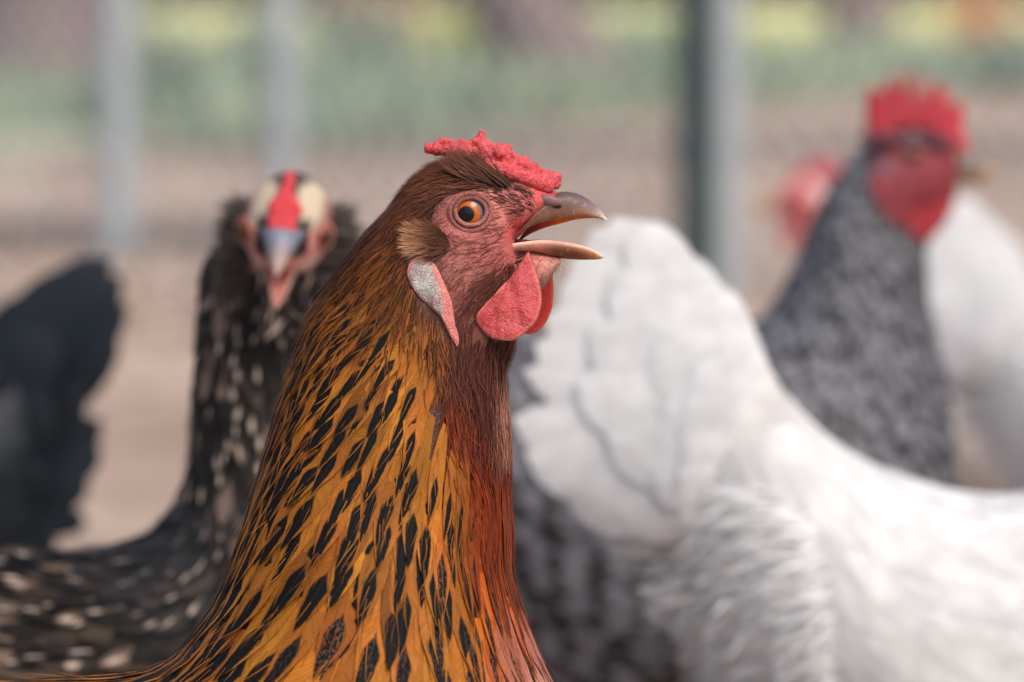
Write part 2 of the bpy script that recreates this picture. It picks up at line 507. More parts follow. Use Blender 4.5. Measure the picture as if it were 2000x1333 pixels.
def build_ground():
    xs = np.concatenate([np.linspace(-150, -6, 8), np.linspace(-5, 5, 60), np.linspace(6, 150, 8)])
    ys = np.concatenate([np.linspace(-40, -1, 6), np.linspace(0, 14, 110), np.linspace(15, 300, 24)])
    X, Y = np.meshgrid(xs, ys, indexing='ij')
    Z = np.array([[0.012 * mnoise.noise((x * 1.7, y * 1.7, 0)) + 0.005 * mnoise.noise((x * 6, y * 6, 3)) if abs(x) < 6 and y < 14.5 else 0.0
                   for y in ys] for x in xs])
    V = np.stack([X, Y, Z], -1).reshape(-1, 3)
    ny = len(ys)
    Fc = [[i * ny + j, (i + 1) * ny + j, (i + 1) * ny + j + 1, i * ny + j + 1] for i in range(len(xs) - 1) for j in range(ny - 1)]
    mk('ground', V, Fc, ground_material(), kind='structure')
build_ground()

M_LEAF = strand_mat('leaf', 0.6, 0.25)
def grass(name, n, x0, x1, y0, y1, h0, h1, cols, wd=0.012, slant=0.0):
    P = np.stack([RNG.uniform(x0, x1, n), RNG.uniform(y0, y1, n), np.zeros(n)], 1)
    P[:, 1] += slant * P[:, 0]
    keep = np.array([mnoise.noise((p[0] * 0.9, p[1] * 0.35, 5)) > -0.12 + 0.2 * random.random() for p in P])
    P = P[keep]; n = len(P)
    D = np.stack([RNG.normal(0, 0.35, n), RNG.normal(0, 0.35, n), np.ones(n)], 1)
    N = np.stack([RNG.normal(0, 1, n), RNG.normal(0, 1, n), np.zeros(n)], 1); N /= np.linalg.norm(N, axis=1, keepdims=True)
    c = np.asarray(cols)[RNG.integers(0, len(cols), n)] * RNG.uniform(0.7, 1.25, (n, 1))
    V, Fc, C = strands(P, D, N, RNG.uniform(h0, h1, n), wd, 0.4, c * 0.8, c * 1.15, 2)
    mk(name, V, Fc, M_LEAF, None, C, kind='stuff')
grass('grass', 22000, -3.0, 3.4, 15.0, 21, 0.08, 0.30, [lin(142, 164, 146), lin(160, 178, 154), lin(128, 150, 138), lin(182, 192, 156)], 0.018, 2.8)
grass('tall_grass', 9000, -7, 7, 30, 44, 0.12, 0.38, [lin(232, 230, 150), lin(206, 214, 134), lin(236, 228, 172), lin(176, 194, 122)], 0.03)  # pale yellow blades carry the far meadow's sunlight in their colour

M_BARK = plain_mat('bark', lin(124, 110, 110), 0.9, 14, 0.7, 0.1, 0.8)
def tree(x, y, r, lean, label, h=4.2, crown=True, bark=None):
    root = empty('tree', (x, y, 0), label, 'tree', 'trees behind the pen')
    n = 14
    z = np.linspace(-0.05, h, n)
    pts = np.stack([x + lean * z + 0.05 * np.sin(z * 1.3 + x), y + 0.05 * np.cos(z * 1.1), z], 1)
    rad = r * (1.25 * np.exp(-z * 2.2) + 1.0 - 0.45 * z / h)
    parts = [tube(pts, rad, 14)]
    V, Fc = join(parts)
    V = V + np.array([[0.12 * r * mnoise.noise((p[0] * 9, p[1] * 9, p[2] * 3))] * 3 for p in V])
    mk('trunk', V, Fc, bark or M_BARK, root)
    top = pts[-1]
    for k in range(5):
        a = k * 1.256 + x
        e = top + np.array([math.cos(a) * 1.1, math.sin(a) * 1.1, 1.0 + 0.3 * math.sin(k * 2.1)])
        t = np.linspace(0, 1, 6)[:, None]
        lp = (top - np.array([0, 0, 0.5])) * (1 - t) + e * t + np.array([0, 0, 0.2]) * np.sin(t * math.pi)
        v, f = tube(lp, np.linspace(r * 0.42, r * 0.1, 6), 8)
        mk('limb', v, f, bark or M_BARK, root)
    n = 2600
    cc = top + np.array([0, 0, 1.1])
    cl = cc + RNG.normal(0, 1, (46, 3)) * np.array([1.1, 1.1, 0.7])
    P = cl[RNG.integers(0, 46, n)] + RNG.normal(0, 0.26, (n, 3))
    D = RNG.normal(0, 1, (n, 3)); N = np.cross(D, RNG.normal(0, 1, (n, 3))); N /= np.linalg.norm(N, axis=1, keepdims=True)
    c = jit(lin(96, 122, 70), n, 0.25)
    V, Fc, C = strands(P, D, N, 0.12, 0.06, 0.2, c, c, 2)
    mk('crown', V, Fc, M_LEAF, root, C, kind='stuff')

def px_x(px, d): return (px - 1000) / F * d
tree(px_x(1118, 17.5), 17.5, 0.14, -0.62, 'leaning grey brown tree trunk above the open beak, beyond the fence')
tree(px_x(110, 16.5), 16.5, 0.17, -0.04, 'thick grey trunk at the far left beside the palest fence pole')
tree(px_x(1680, 33), 33, 0.17, 0.02, 'dark distant tree trunk behind the barred hen comb')
tree(px_x(960, 36), 36, 0.10, 0.02, 'thin distant dark trunk just left of the leaning trunk')
tree(px_x(660, 38), 38, 0.14, 0.0, 'distant brown trunk above the speckled hen, between pale grass patches')

def bush(x, y, rx, h, col, label, n=900, leaf=0.05):
    root = empty('bush', (x, y, 0), label, 'bush', 'bushes behind the pen')
    for k in range(4):
        a = k * 1.6 + x
        pts = [np.array([x, y, -0.02]), np.array([x + 0.3 * rx * math.cos(a), y + 0.3 * rx * math.sin(a), h * 0.45]), np.array([x + 0.6 * rx * math.cos(a), y + 0.6 * rx * math.sin(a), h * 0.85])]
        v, f = tube(pts, [0.012, 0.009, 0.004], 6)
        mk('stem', v, f, M_BARK, root)
    cl = np.stack([RNG.normal(0, rx * 0.45, 26), RNG.normal(0, rx * 0.4, 26), RNG.uniform(0.12 * h, 0.9 * h, 26)], 1) + np.array([x, y, 0])
    P = cl[RNG.integers(0, 26, n)] + RNG.normal(0, 0.11 * h + 0.03, (n, 3)); P[:, 2] = np.maximum(P[:, 2], 0.01)
    D = RNG.normal(0, 1, (n, 3)); N = np.cross(D, RNG.normal(0, 1, (n, 3))); N /= np.linalg.norm(N, axis=1, keepdims=True)
    c = jit(col, n, 0.22)
    V, Fc, C = strands(P, D, N, leaf * RNG.uniform(0.7, 1.4, n), leaf * 0.5, 0.2, c, c * 1.05, 2)
    mk('foliage', V, Fc, M_LEAF, root, C, kind='stuff')

bush(px_x(760, 18), 18, 0.55, 0.34, lin(134, 160, 146), 'low grey green bush above the brown hen comb', 1500)
bush(px_x(420, 14.5), 14.5, 0.45, 0.36, lin(128, 152, 140), 'low blue green bush between the two left fence poles', 1300)
bush(px_x(1240, 20), 20, 0.28, 0.30, lin(140, 162, 142), 'small green bush against the dark fence post', 900)
bush(px_x(1560, 22), 22, 0.45, 0.26, lin(156, 170, 138), 'low yellow green bush left of the barred hen comb', 1200)
bush(px_x(1990, 21), 21, 0.22, 0.26, lin(138, 162, 146), 'low green bush at the right edge behind the barred hen beak', 900)
bush(px_x(40, 20), 20, 0.5, 0.5, lin(150, 164, 128), 'mid green bush at the left edge behind the thick trunk', 1200)
bush(px_x(1925, 24), 24, 0.22, 0.46, lin(226, 178, 128), 'dry orange leaved bush in the top right', 1000, 0.06)
bush(px_x(20, 26), 26, 0.25, 0.6, lin(224, 190, 130), 'dry golden bush at the left edge of the meadow', 900, 0.06)
bush(px_x(950, 30), 30, 0.3, 0.5, lin(196, 204, 96), 'bright yellow green bush in the meadow left of the leaning trunk', 1000, 0.06)
bush(px_x(760, 34), 34, 0.3, 0.5, lin(212, 176, 140), 'small tan bush in the far meadow above the comb', 800, 0.06)

# ------------------------------------------------------------------ fence
M_GALV = plain_mat('galvanised_steel', lin(180, 190, 194), 0.45, 40, 0.25, 0.5, 0.1, 0.15)
M_WIRE = plain_mat('weathered_zinc_wire', lin(214, 220, 222), 0.6, 40, 0.2, 0.4, 0.1)
M_GREENP = plain_mat('green_painted_steel', lin(42, 62, 66), 0.5, 40, 0.3, 0.4, 0.1)
def fence():
    a = at(230, 505, 7.5); b = at(1412, 590, 6.43)
    a[2] = b[2] = 0
    d = (b - a) / np.linalg.norm(b - a)
    root = empty('chain_link_fence', tuple((a + b) / 2), 'blurred chain link fence with pale round poles and one dark green post', 'fence')
    H = 1.5
    def pole(p, r, m, name, lab=None, h=H):
        z = np.array([-0.1, 0.0, 0.4, 0.8, 1.2, h - 0.012, h])
        v, f = tube(np.stack([np.full(7, p[0]), np.full(7, p[1]), z], 1), [r, r, r, r, r, r, r * 0.75], 20)
        o = mk(name, v, f, m, root)
        if lab: o['label'] = lab
        cv, cf = ball((p[0], p[1], h), r * 1.12, 16, 8, (1, 1, 0.6))
        mk('pole_cap', cv, cf, m, o) if False else None
        return o
    pole(at(231, 505, 7.5), 0.030, M_GALV, 'pole', 'pale pole standing furthest left')
    dd = d
    p2 = a + dd * np.linalg.norm(at(581, 505, 7.2)[:2] - a[:2])
    pole(p2, 0.025, M_GALV, 'pole', 'thinner pale pole behind the speckled hen head')
    pole(at(1418, 590, 6.43), 0.026, M_GALV, 'pole', 'pale pole beside the dark green post')
    g = at(1350, 590, 6.40)
    # the green post is an angle iron with a flange
    V, Fc = [], []
    prof = np.array([[-.024, -.012], [.024, -.012], [.024, -.006], [.004, -.006], [.004, .022], [-.004, .022], [-.004, -.006], [-.024, -.006]])
    for z in (-0.1, 1.6):
        V += [[g[0] + q[0], g[1] + q[1], z] for q in prof]
    Fc = [[i, (i + 1) % 8, 8 + (i + 1) % 8, 8 + i] for i in range(8)] + [list(range(8))[::-1], list(range(8, 16))]
    mk('post', V, Fc, M_GREENP, root, smooth=False)['label'] = 'dark green steel post'
    # woven wire: each wire zigzags down the fence; one part, far past counting
    parts = []
    e0 = a - d * 1.3; Ln = np.linalg.norm(b - a) + 2.6
    step = 0.068
    n = int(Ln / step)
    zz = np.arange(0.02, H - 0.05, step)
    for i in range(n):
        c = e0 + d * step * i
        k = np.arange(len(zz))
        off = np.where(k % 2 == 0, -0.5, 0.5) * step * 1.06
        pts = c[None] + d[None] * off[:, None]
        pts[:, 2] = zz
        pts[:, 1] += np.where(k % 2 == 0, 0.003, -0.003)
        parts.append(tube(pts, 0.0034, 4))
    V, Fc = join(parts)
    mk('wire_mesh', V, Fc, M_WIRE, root, kind='stuff')
    for z in (0.05, H - 0.06):
        v, f = tube([e0 + np.array([0, 0, z]), e0 + d * Ln + np.array([0, 0, z])], 0.0022, 6)
        mk('tension_wire', v, f, M_GALV, root)
fence()

# litter on the ground
def litter():
    n = 1500
    P = np.stack([RNG.uniform(-1.6, 1.6, n), RNG.uniform(2.5, 13, n), np.full(n, 0.012)], 1)
    parts = []
    C = []
    for p in P:
        r = random.uniform(0.005, 0.017)
        v, f = ball(p, r, 6, 4, (1, random.uniform(.7, 1.3), 0.6))
        parts.append((v, f)); C.append(np.tile(lin(*random.choice([(190, 175, 165), (150, 135, 125), (215, 205, 195), (110, 95, 88)])), (len(v), 1)))
    V, Fc = join(parts)
    mk('gravel', V, Fc, strand_mat('pebble', 0.8), None, np.concatenate(C), kind='stuff')
litter()
def fallen_leaves():
    n = 150
    V, Fc, C = [], [], []
    for i in range(n):
        y = random.uniform(4.2, 12.5); x = random.uniform(-.14, .14) * y
        r = random.uniform(.014, .03); a0 = random.uniform(0, 6.28); b = len(V)
        V.append((x, y, .02 + random.uniform(0, .012)))
        for k in range(9):
            a = 2 * math.pi * k / 9
            rr = r * (0.62 + 0.38 * abs(math.cos(a)))
            V.append((x + rr * math.cos(a) * math.cos(a0) - rr * .55 * math.sin(a) * math.sin(a0), y + rr * math.cos(a) * math.sin(a0) + rr * .55 * math.sin(a) * math.cos(a0), .018 + .014 * math.cos(a * 2 + a0) ** 2 + random.uniform(0, .006)))
        Fc += [[b, b + 1 + k, b + 1 + (k + 1) % 9] for k in range(9)]
        C += [lin(*random.choice([(222, 208, 192), (205, 186, 164), (172, 146, 120), (214, 200, 170)]))] * 10
    mk('fallen_leaves', V, Fc, M_LEAF, None, np.array(C), kind='stuff')
fallen_leaves()

# ------------------------------------------------------------------ shared hen pieces
def legs(root, x, y, ztop, spread=0.035, fwd=1, yaw=0):
    for s in (-1, 1):
        bx, by = x - s * spread * math.sin(yaw) * 1, y + s * spread * math.cos(yaw)
        c, sn = math.cos(yaw) * fwd, math.sin(yaw) * fwd
        parts = [tube([(bx - .03 * c, by - .03 * sn, ztop), (bx - .015 * c, by - .015 * sn, ztop * .8), (bx - .022 * c, by - .022 * sn, ztop * 0.62), (bx, by, 0.018)], [.014, .011, .0075, .006], 10),
                 ball((bx, by, .012), .0095)]
        for a in (-0.5, 0.0, 0.5, math.pi):
            ln = 0.05 if a != math.pi else 0.022
            ca, sa = math.cos(a), math.sin(a)
            dx, dy = c * ca - sn * sa, sn * ca + c * sa
            parts.append(tube([(bx, by, .012), (bx + dx * ln * .5, by + dy * ln * .5, .010), (bx + dx * ln * .85, by + dy * ln * .85, .007), (bx + dx * ln * 1.1, by + dy * ln * 1.1, .003)], [.0058, .005, .004, .001], 7))
        V, Fc = join(parts)
        mk('leg', V, Fc, M_SHANK, root)

UPPER = [((1070, 392), (998, 471), 10.5), ((1088, 377), (1030, 447), 8.6), ((1106, 374.5), (1066, 434), 6.8), ((1128, 378.5), (1098, 428), 5.2),
         ((1147, 388), (1124, 423), 3.9), ((1163, 401), (1150, 422.5), 2.7), ((1176, 414), (1169, 425), 1.5), ((1185, 429), (1184, 431), 0.3)]
LOWER = [((990, 475), (1008, 492), 10.8), ((1034, 469.5), (1046, 494), 8.4), ((1060, 467.5), (1078, 503), 6.6), ((1095, 471), (1108, 506.5), 5.0),
         ((1124, 476), (1134, 508), 3.9), ((1148, 483), (1155, 507.8), 2.7), ((1167, 493), (1170, 507), 1.5), ((1179, 502), (1180, 504), 0.3)]
HK = HD / F * 1000     # mm per picture point at the brown hen
def bill(rows, roll, upper, ns=30, na=14):
    """one half of a bill in millimetres: x forward, y across, z up; returns verts, faces, fraction along, inside flag, height fraction"""
    R = np.array([[r[0][0], r[0][1], r[1][0], r[1][1], r[2]] for r in rows])
    q = cr(R, np.linspace(0, len(rows) - 1, ns))
    V, A, I, H = [], [], [], []
    for k in range(ns):
        if upper: rx, rz, tx, tz, w = q[k]
        else: tx, tz, rx, rz, w = q[k]
        for inner in (0, 1):
            for j in range(na):
                ph = j / (na - 1)
                if inner: ph = 1 - ph
                h = math.sin(math.pi * ph) ** (0.85)
                y = -w * math.cos(math.pi * ph)
                if inner: h *= (0.45 if upper else 0.25); y *= 0.86
                x = tx + (rx - tx) * h; z = tz + (rz - tz) * h
                V.append([(x - 1000) * HK, y, -z * HK - y * math.tan(roll) * (1 if y > 0 else 0.25)])
                A.append(k / (ns - 1)); I.append(inner); H.append(h)
    m = 2 * na
    Fc = []
    for k in range(ns - 1):
        for j in range(m):
            j2 = (j + 1) % m
            Fc.append([k * m + j, k * m + j2, (k + 1) * m + j2, (k + 1) * m + j])
    Fc.append(list(range(m))); Fc.append([(ns - 1) * m + j for j in range(m)][::-1])
    return np.array(V), Fc, np.array(A), np.array(I), np.array(H)

def ramp(stops, t):
    xs = [s[0] for s in stops]
    return np.stack([np.interp(t, xs, [s[1][i] for s in stops]) for i in range(3)], -1)

def pillow(outline, yfun, thick, rings=14, n=96, bulge=2.2):
    """a fleshy lobe from its outline (picture points at the brown hen): world verts, faces, 0..1 from middle to rim"""
    O = np.array(outline, float)
    O = cr(np.concatenate([O, O[:2]]), np.linspace(0, len(O), n, endpoint=False))
    c = O.mean(0)
    V, Rr, PX = [], [], []
    for side in (-1, 1):
        for r in range(rings + 1):
            t = r / rings
            for p in O:
                q = c + (p - c) * t
                y = yfun(q[0], q[1]) + side * thick / 2 * max(0.0, 1 - t ** bulge) ** 0.5
                V.append([(q[0] - 1000) * HK / 1000, HD + y / 1000, CAM_Z - q[1] * HK / 1000]); Rr.append(t); PX.append(q)
    Fc = []
    m = (rings + 1) * n
    for s in (0, 1):
        for r in range(rings):
            for j in range(n):
                k = (j + 1) % n
                f = [s * m + r * n + j, s * m + r * n + k, s * m + (r + 1) * n + k, s * m + (r + 1) * n + j]
                Fc.append(f if s else f[::-1])
    for j in range(n):
        k = (j + 1) % n
        Fc.append([rings * n + j, rings * n + k, m + rings * n + k, m + rings * n + j])
    return np.array(V), Fc, np.array(Rr), np.array(PX)

def eye_mesh(c, axis, R, pupil, iris, name, parent, iris_col, up=(0, 0, 1)):
    ax = Vector(axis).normalized()
    rot = ax.to_track_quat('Z', 'Y').to_matrix()
    nv, nu = 40, 40
    V, C = [], []
    pal = lin(108, 98, 100)
    for i in range(nv + 1):
        a = (i / nv) ** 1.6 * math.pi
        r = R * math.sin(a)
        for j in range(nu):
            b = 2 * math.pi * j / nu
            bul = R * (1 + 0.035 * math.exp(-(a / 0.55) ** 2))
            p = Vector((bul * math.sin(a) * math.cos(b), bul * math.sin(a) * math.sin(b), bul * math.cos(a)))
            V.append(np.array(rot @ p) + np.asarray(c))
            if a > 1.5: col = pal * 0.6
            elif r < pupil: col = np.array([.002, .002, .003])
            elif r < iris:
                t = (r - pupil) / (iris - pupil)
                nz = 0.85 + 0.3 * mnoise.noise((b * 4, t * 3, 1))
                col = (np.array(iris_col[0]) * (1 - t) + np.array(iris_col[1]) * t) * nz
                if t < 0.14: col = col * 0.45
                if t > 0.88: col = col * 0.35
            else: col = pal
            C.append(col)
    Fc = [[i * nu + j, i * nu + (j + 1) % nu, (i + 1) * nu + (j + 1) % nu, (i + 1) * nu + j] for i in range(nv) for j in range(nu)]
    return mk(name, V, Fc, M_EYE, parent, np.array(C))
def eye_material():
    m, nt, n, l, b = newmat('eye'); g = G(nt)
    l.new(g.attr('col'), b.inputs['Base Color'])
    b.inputs['Roughness'].default_value = 0.4; b.inputs['Specular IOR Level'].default_value = 0.1
    b.inputs['Coat Weight'].default_value = 0.55; b.inputs['Coat Roughness'].default_value = 0.02
    return m
M_EYE = eye_material()

# ------------------------------------------------------------------ the brown hen in front
HERO = [(1000, 342, 1010, 648, 9), (985, 336, 1007, 662, 12.5), (950, 321, 1002, 676, 15.8), (905, 312, 995, 690, 18), (855, 321, 990, 712, 19.3),
        (808, 352, 989, 742, 20.5), (764, 404, 990, 785, 22), (720, 453, 993, 830, 24), (687, 500, 995, 872, 26), (644, 560, 996, 915, 28),
        (614, 602, 996, 955, 30), (587, 668, 998, 1005, 33), (560, 755, 999, 1055, 36), (536, 839, 996, 1105, 39), (520, 896, 1003, 1150, 43),
        (496, 980, 1019, 1205, 48), (468, 1072, 1042, 1275, 53), (436, 1160, 1068, 1335, 58), (396, 1224, 1092, 1410, 63), (345, 1288, 1115, 1490, 67),
        (270, 1328, 1130, 1590, 71), (130, 1345, 1120, 1730, 75), (-60, 1350, 1040, 1880, 78), (-300, 1300, 850, 2000, 78), (-550, 1250, 500, 2040, 70),
        (-800, 1170, 150, 1950, 55), (-950, 1110, -250, 1700, 35), (-1020, 1080, -600, 1400, 15)]
SNOUT = [(975, 338, 975, 485, 12), (1018, 350, 1008, 468, 11.2), (1048, 361, 1036, 440, 9.2), (1072, 370, 1064, 414, 6.8), (1090, 376, 1085, 400, 4.6)]
JAW = [(980, 478, 985, 665, 12.5), (1015, 484, 1022, 628, 11.2), (1043, 488, 1050, 580, 9.2), (1070, 496, 1076, 542, 7), (1094, 503, 1097, 514, 4)]

def px_of(V):
    """picture point of world points"""
    d = V[:, 1]
    return V[:, 0] / d * F + 1000, (CAM_Z - V[:, 2]) / d * F

GUIDE = np.array([(990, 345, -.75, -.5), (930, 330, -.95, .05), (860, 330, -.92, .38), (800, 385, -.65, .75), (770, 440, -.6, .8), (916, 362, -.97, .12),
                  (870, 400, -.8, .6), (1006, 378, -.9, -.35), (1042, 393, -.75, -.5), (1000, 430, -.9, .3), (965, 400, -.9, -.1), (923, 465, -1, .15),
                  (960, 480, -.92, .3), (952, 510, -.88, .45), (985, 530, -.72, .68), (870, 540, -.5, .85), (925, 570, -.75, .65), (1040, 510, -.6, .75),
                  (1090, 515, .3, .95), (940, 640, -.35, .95), (1010, 680, -.25, .97), (960, 760, .02, 1), (985, 850, .12, 1), (890, 720, .05, 1), (860, 640, .1, 1),
                  (830, 560, -.15, 1), (1000, 950, .1, 1), (900, 900, .1, 1)])
def flow(px, py, N):
    d2 = (px[:, None] - GUIDE[None, :, 0]) ** 2 + (py[:, None] - GUIDE[None, :, 1]) ** 2
    w = 1 / (d2 + 90) ** 1.5
    dx = (w * GUIDE[None, :, 2]).sum(1) / w.sum(1); dy = (w * GUIDE[None, :, 3]).sum(1) / w.sum(1)
    D = np.stack([dx, np.zeros_like(dx), -dy], 1)
    D -= N * (D * N).sum(1, keepdims=True)
    return D / (np.linalg.norm(D, axis=1, keepdims=True) + 1e-9)

def hp(px, py, y=0.0):
    return np.array([(px - 1000) * HK / 1000, HD + y / 1000, CAM_Z - py * HK / 1000])

def inside(px, py, poly):
    poly = np.asarray(poly, float)
    r = np.zeros(len(px), bool)
    j = len(poly) - 1
    for i in range(len(poly)):
        xi, yi = poly[i]; xj, yj = poly[j]
        c = ((yi > py) != (yj > py)) & (px < (xj - xi) * (py - yi) / (yj - yi + 1e-9) + xi)
        r ^= c; j = i
    return r

def hero():
    root = empty('hen', (-0.03, HD, 0), 'golden brown laced hen in sharp focus with its beak open', 'hen')
    S = Surf(HERO, HD)
    V, Fc = join([S.loft(150, 64), Surf(SNOUT, HD).loft(24, 32), Surf(JAW, HD).loft(24, 32)])
    V, N, Fc = remesh(V, Fc, 0.0008, 5)
    px, py = (V[:, 0] * 1000 / HK) + 1000, (CAM_Z - V[:, 2]) * 1000 / HK
    c = np.tile(lin(70, 40, 20), (len(V), 1))
    def dab(cx, cy, rx, ry, rot, col, k=1.0, hard=1.0):
        nonlocal c
        a = math.radians(rot); dx = px - cx; dy = py - cy
        u = (dx * math.cos(a) + dy * math.sin(a)) / rx; v = (-dx * math.sin(a) + dy * math.cos(a)) / ry
        w = (k * np.exp(-(u * u + v * v) ** hard))[:, None]
        c = c * (1 - w) + np.asarray(col) * w
    dab(955, 480, 125, 170, 0, lin(172, 104, 96), 1, 3)
    dab(925, 415, 70, 60, 0, lin(204, 128, 120), 0.8)
    dab(1010, 392, 62, 42, 0, lin(212, 132, 122), 0.9)
    dab(1012, 442, 40, 22, -50, lin(206, 74, 78), 0.95)
    dab(1055, 380, 50, 20, 0, lin(205, 72, 76), 0.9)
    dab(1068, 522, 45, 28, 0, lin(214, 158, 142), 0.9)
    dab(935, 600, 62, 75, 20, lin(140, 82, 72), 0.8)
    dab(955, 505, 45, 30, 0, lin(190, 112, 104), 0.6)
    dab(1025, 510, 40, 22, 20, lin(196, 110, 102), 0.7)
    dab(905, 325, 130, 36, 6, lin(58, 32, 22), 1, 2)
    dab(790, 400, 70, 80, 0, lin(62, 34, 22), 1, 2)
    dab(955, 720, 60, 80, 0, lin(74, 40, 34), 0.9)
    dab(800, 560, 75, 90, 0, lin(80, 44, 24), 1, 2)
    dab(940, 850, 80, 90, 0, lin(86, 38, 20), 0.9)
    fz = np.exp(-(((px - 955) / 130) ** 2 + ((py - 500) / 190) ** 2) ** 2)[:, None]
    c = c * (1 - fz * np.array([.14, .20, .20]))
    # eye socket: press the skin in a little around the eyes
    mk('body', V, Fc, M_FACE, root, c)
    bvh = BVHTree.FromPolygons(V.tolist(), Fc)
    def hit(qx, qy):
        o = Vector((0, 0, CAM_Z)); d = Vector(at(qx, qy, 1.0)) - o
        r = bvh.ray_cast(o, d.normalized())
        return (np.array(r[0]), np.array(r[1])) if r[0] is not None else (None, None)
    def surf_y(qx, qy):
        o = Vector(hp(qx, qy, -200)); r = bvh.ray_cast(o, Vector((0, 1, 0)))
        return (r[0].y - HD) * 1000 if r[0] is not None else 0.0
    mir = lambda A: np.asarray(A) * np.array([1, -1, 1]) + np.array([0, 2 * HD, 0])

    # --- eyes and lids
    ep, en = hit(918, 414)
    R = 0.0066
    en = (en + np.array([0, -1.0, 0])); en /= np.linalg.norm(en)
    ec = ep - en * (R - 0.0020)
    gz = np.array([-0.13, -1.0, 0.03]); gz /= np.linalg.norm(gz)
    eye_mesh(ec, gz, R, 0.00228, 0.00392, 'eye', root, [lin(176, 98, 16), lin(206, 90, 8)])
    eye_mesh(mir(ec), gz * np.array([1, -1, 1]), R, 0.00222, 0.00388, 'eye', root, [lin(190, 112, 24), lin(206, 96, 12)])
    ux = np.cross(np.array([0, 0, 1.0]), en); ux /= np.linalg.norm(ux); uz = np.cross(en, ux)
    for ring, (rx, ry, rad, h, cols, nm) in enumerate([(4.65, 3.95, 0.66, 1.35, (lin(128, 80, 72), lin(176, 116, 106)), 'eyelid'),
                                                      (6.0, 5.3, 0.8, 0.45, (lin(150, 86, 78), lin(166, 100, 92)), 'eyelid_fold')]):
        n, m = 120, 12
        VV, CC = [], []
        for i in range(n):
            a = 2 * math.pi * i / n
            ca, sa = math.cos(a), math.sin(a)
            br = 1 + (0.12 * math.sin(a * 38) if ring == 0 else 0.12 * mnoise.noise((ca * 4, sa * 4, 7)))
            cx, cz = rx * ca + 0.18, ry * sa * (1.0 if sa > 0 else 1.06)
            for j in range(m):
                b = 2 * math.pi * j / m
                k = rad * br
                q = ep + (ux * (cx + ca * k * math.cos(b)) + uz * (cz + sa * k * math.cos(b)) + en * (h + k * 0.9 * math.sin(b))) / 1000
                VV.append(q); CC.append(cols[0] * (0.5 + 0.5 * sa) + cols[1] * (0.5 - 0.5 * sa))
        FF = [[i * m + j, i * m + (j + 1) % m, ((i + 1) % n) * m + (j + 1) % m, ((i + 1) % n) * m + j] for i in range(n) for j in range(m)]
        mk(nm, VV, FF, M_LID, root, np.array(CC))
        mk(nm, mir(VV), FF, M_LID, root, np.array(CC))

    # --- bill
    roll = math.radians(17)
    q, f, A, I, H = bill(UPPER, roll, True)
    W = np.stack([q[:, 0], HD * 1000 + q[:, 1], CAM_Z * 1000 + q[:, 2]], 1) / 1000
    outc = ramp([(0, lin(104, 72, 62)), (.3, lin(92, 72, 66)), (.5, lin(98, 82, 82)), (.72, lin(122, 106, 106)), (.88, lin(172, 158, 154)), (1, lin(232, 222, 214))], A)
    low = ramp([(0, lin(128, 84, 72)), (.4, lin(132, 98, 76)), (.7, lin(160, 132, 112)), (1, lin(235, 224, 214))], A)
    t = sstep(0.0, 0.75, H)[:, None]
    outc = low * (1 - t) + outc * t
    inn = ramp([(0, lin(120, 62, 66)), (.12, lin(140, 78, 80)), (.26, lin(205, 96, 66)), (.4, lin(226, 128, 48)), (.7, lin(196, 136, 70)), (1, lin(220, 200, 180))], A)
    mk('upper_beak', W, f, M_HORN, root, np.where(I[:, None] > 0, inn, outc))
    q, f, A, I, H = bill(LOWER, roll * 0.25, False)
    W = np.stack([q[:, 0], HD * 1000 + q[:, 1], CAM_Z * 1000 + q[:, 2]], 1) / 1000
    mid = ramp([(0, lin(232, 184, 168)), (.2, lin(190, 130, 110)), (.35, lin(112, 64, 42)), (.6, lin(128, 76, 46)), (.85, lin(190, 140, 92)), (1, lin(246, 226, 200))], A)
    rim = ramp([(0, lin(226, 182, 166)), (.4, lin(206, 166, 146)), (1, lin(240, 220, 200))], A)
    t = sstep(0.04, 0.42, H)[:, None]
    mk('lower_beak', W, f, M_HORN, root, np.where(I[:, None] > 0, lin(206, 130, 110), rim * (1 - t) + mid * t))
    # tongue lies in the lower bill
    v, f = tube([hp(1000, 489, 1), hp(1030, 487, 1), hp(1056, 487, 1), hp(1078, 487, 1)], [.0034, .0028, .0022, .0006], 12)
    mk('tongue', v, f, M_COMB, root, lin(196, 104, 100))
    # nostril: a horny flap over a dark slit, on either side
    for s in (1, -1):
        o = hp(1070, 392, surf_y(1070, 392))
        v, f = ball((0, 0, 0), 1, 20, 12, (0.0039, 0.0011, 0.0016))
        a = math.radians(12); v = v @ np.array([[math.cos(a), 0, -math.sin(a)], [0, 1, 0], [math.sin(a), 0, math.cos(a)]])
        v1 = v + hp(1071, 390, surf_y(1071, 390) - 0.2)
        v2 = v * np.array([0.95, 0.9, 0.8]) + hp(1073, 398, surf_y(1073, 397) - 0.1)
        if s < 0: v1, v2 = mir(v1), mir(v2)
        mk('nostril_flap', v1, f, M_HORN, root, lin(122, 96, 98))
        mk('nostril', v2, f, M_HORN, root, lin(64, 18, 20))

    # --- comb: a low lumpy pea comb
    path = [(838, 290, 11, 0), (852, 291, 14, 0), (870, 293, 16, 1), (888, 294, 17, 0), (906, 297, 19, -1), (924, 293, 20, 1), (934, 280, 14, 0), (940, 268, 9.5, 0), (941, 260, 7.5, 0),
            (948, 300, 19, 0), (966, 306, 20, 0), (975, 298, 11, -3), (985, 314, 20, 0), (992, 296, 9, 1), (1003, 319, 19, 0), (1020, 331, 18, 0), (1038, 342, 17, 0),
            (1056, 350, 16, 0), (1072, 356, 15, 0), (1084, 358, 13, 0)]
    pa = []
    for x, y, r, dy in path:
        pa.append(ball(hp(x, y, dy), r * HK / 1000, 14, 10, (1, 1.15, 1)))
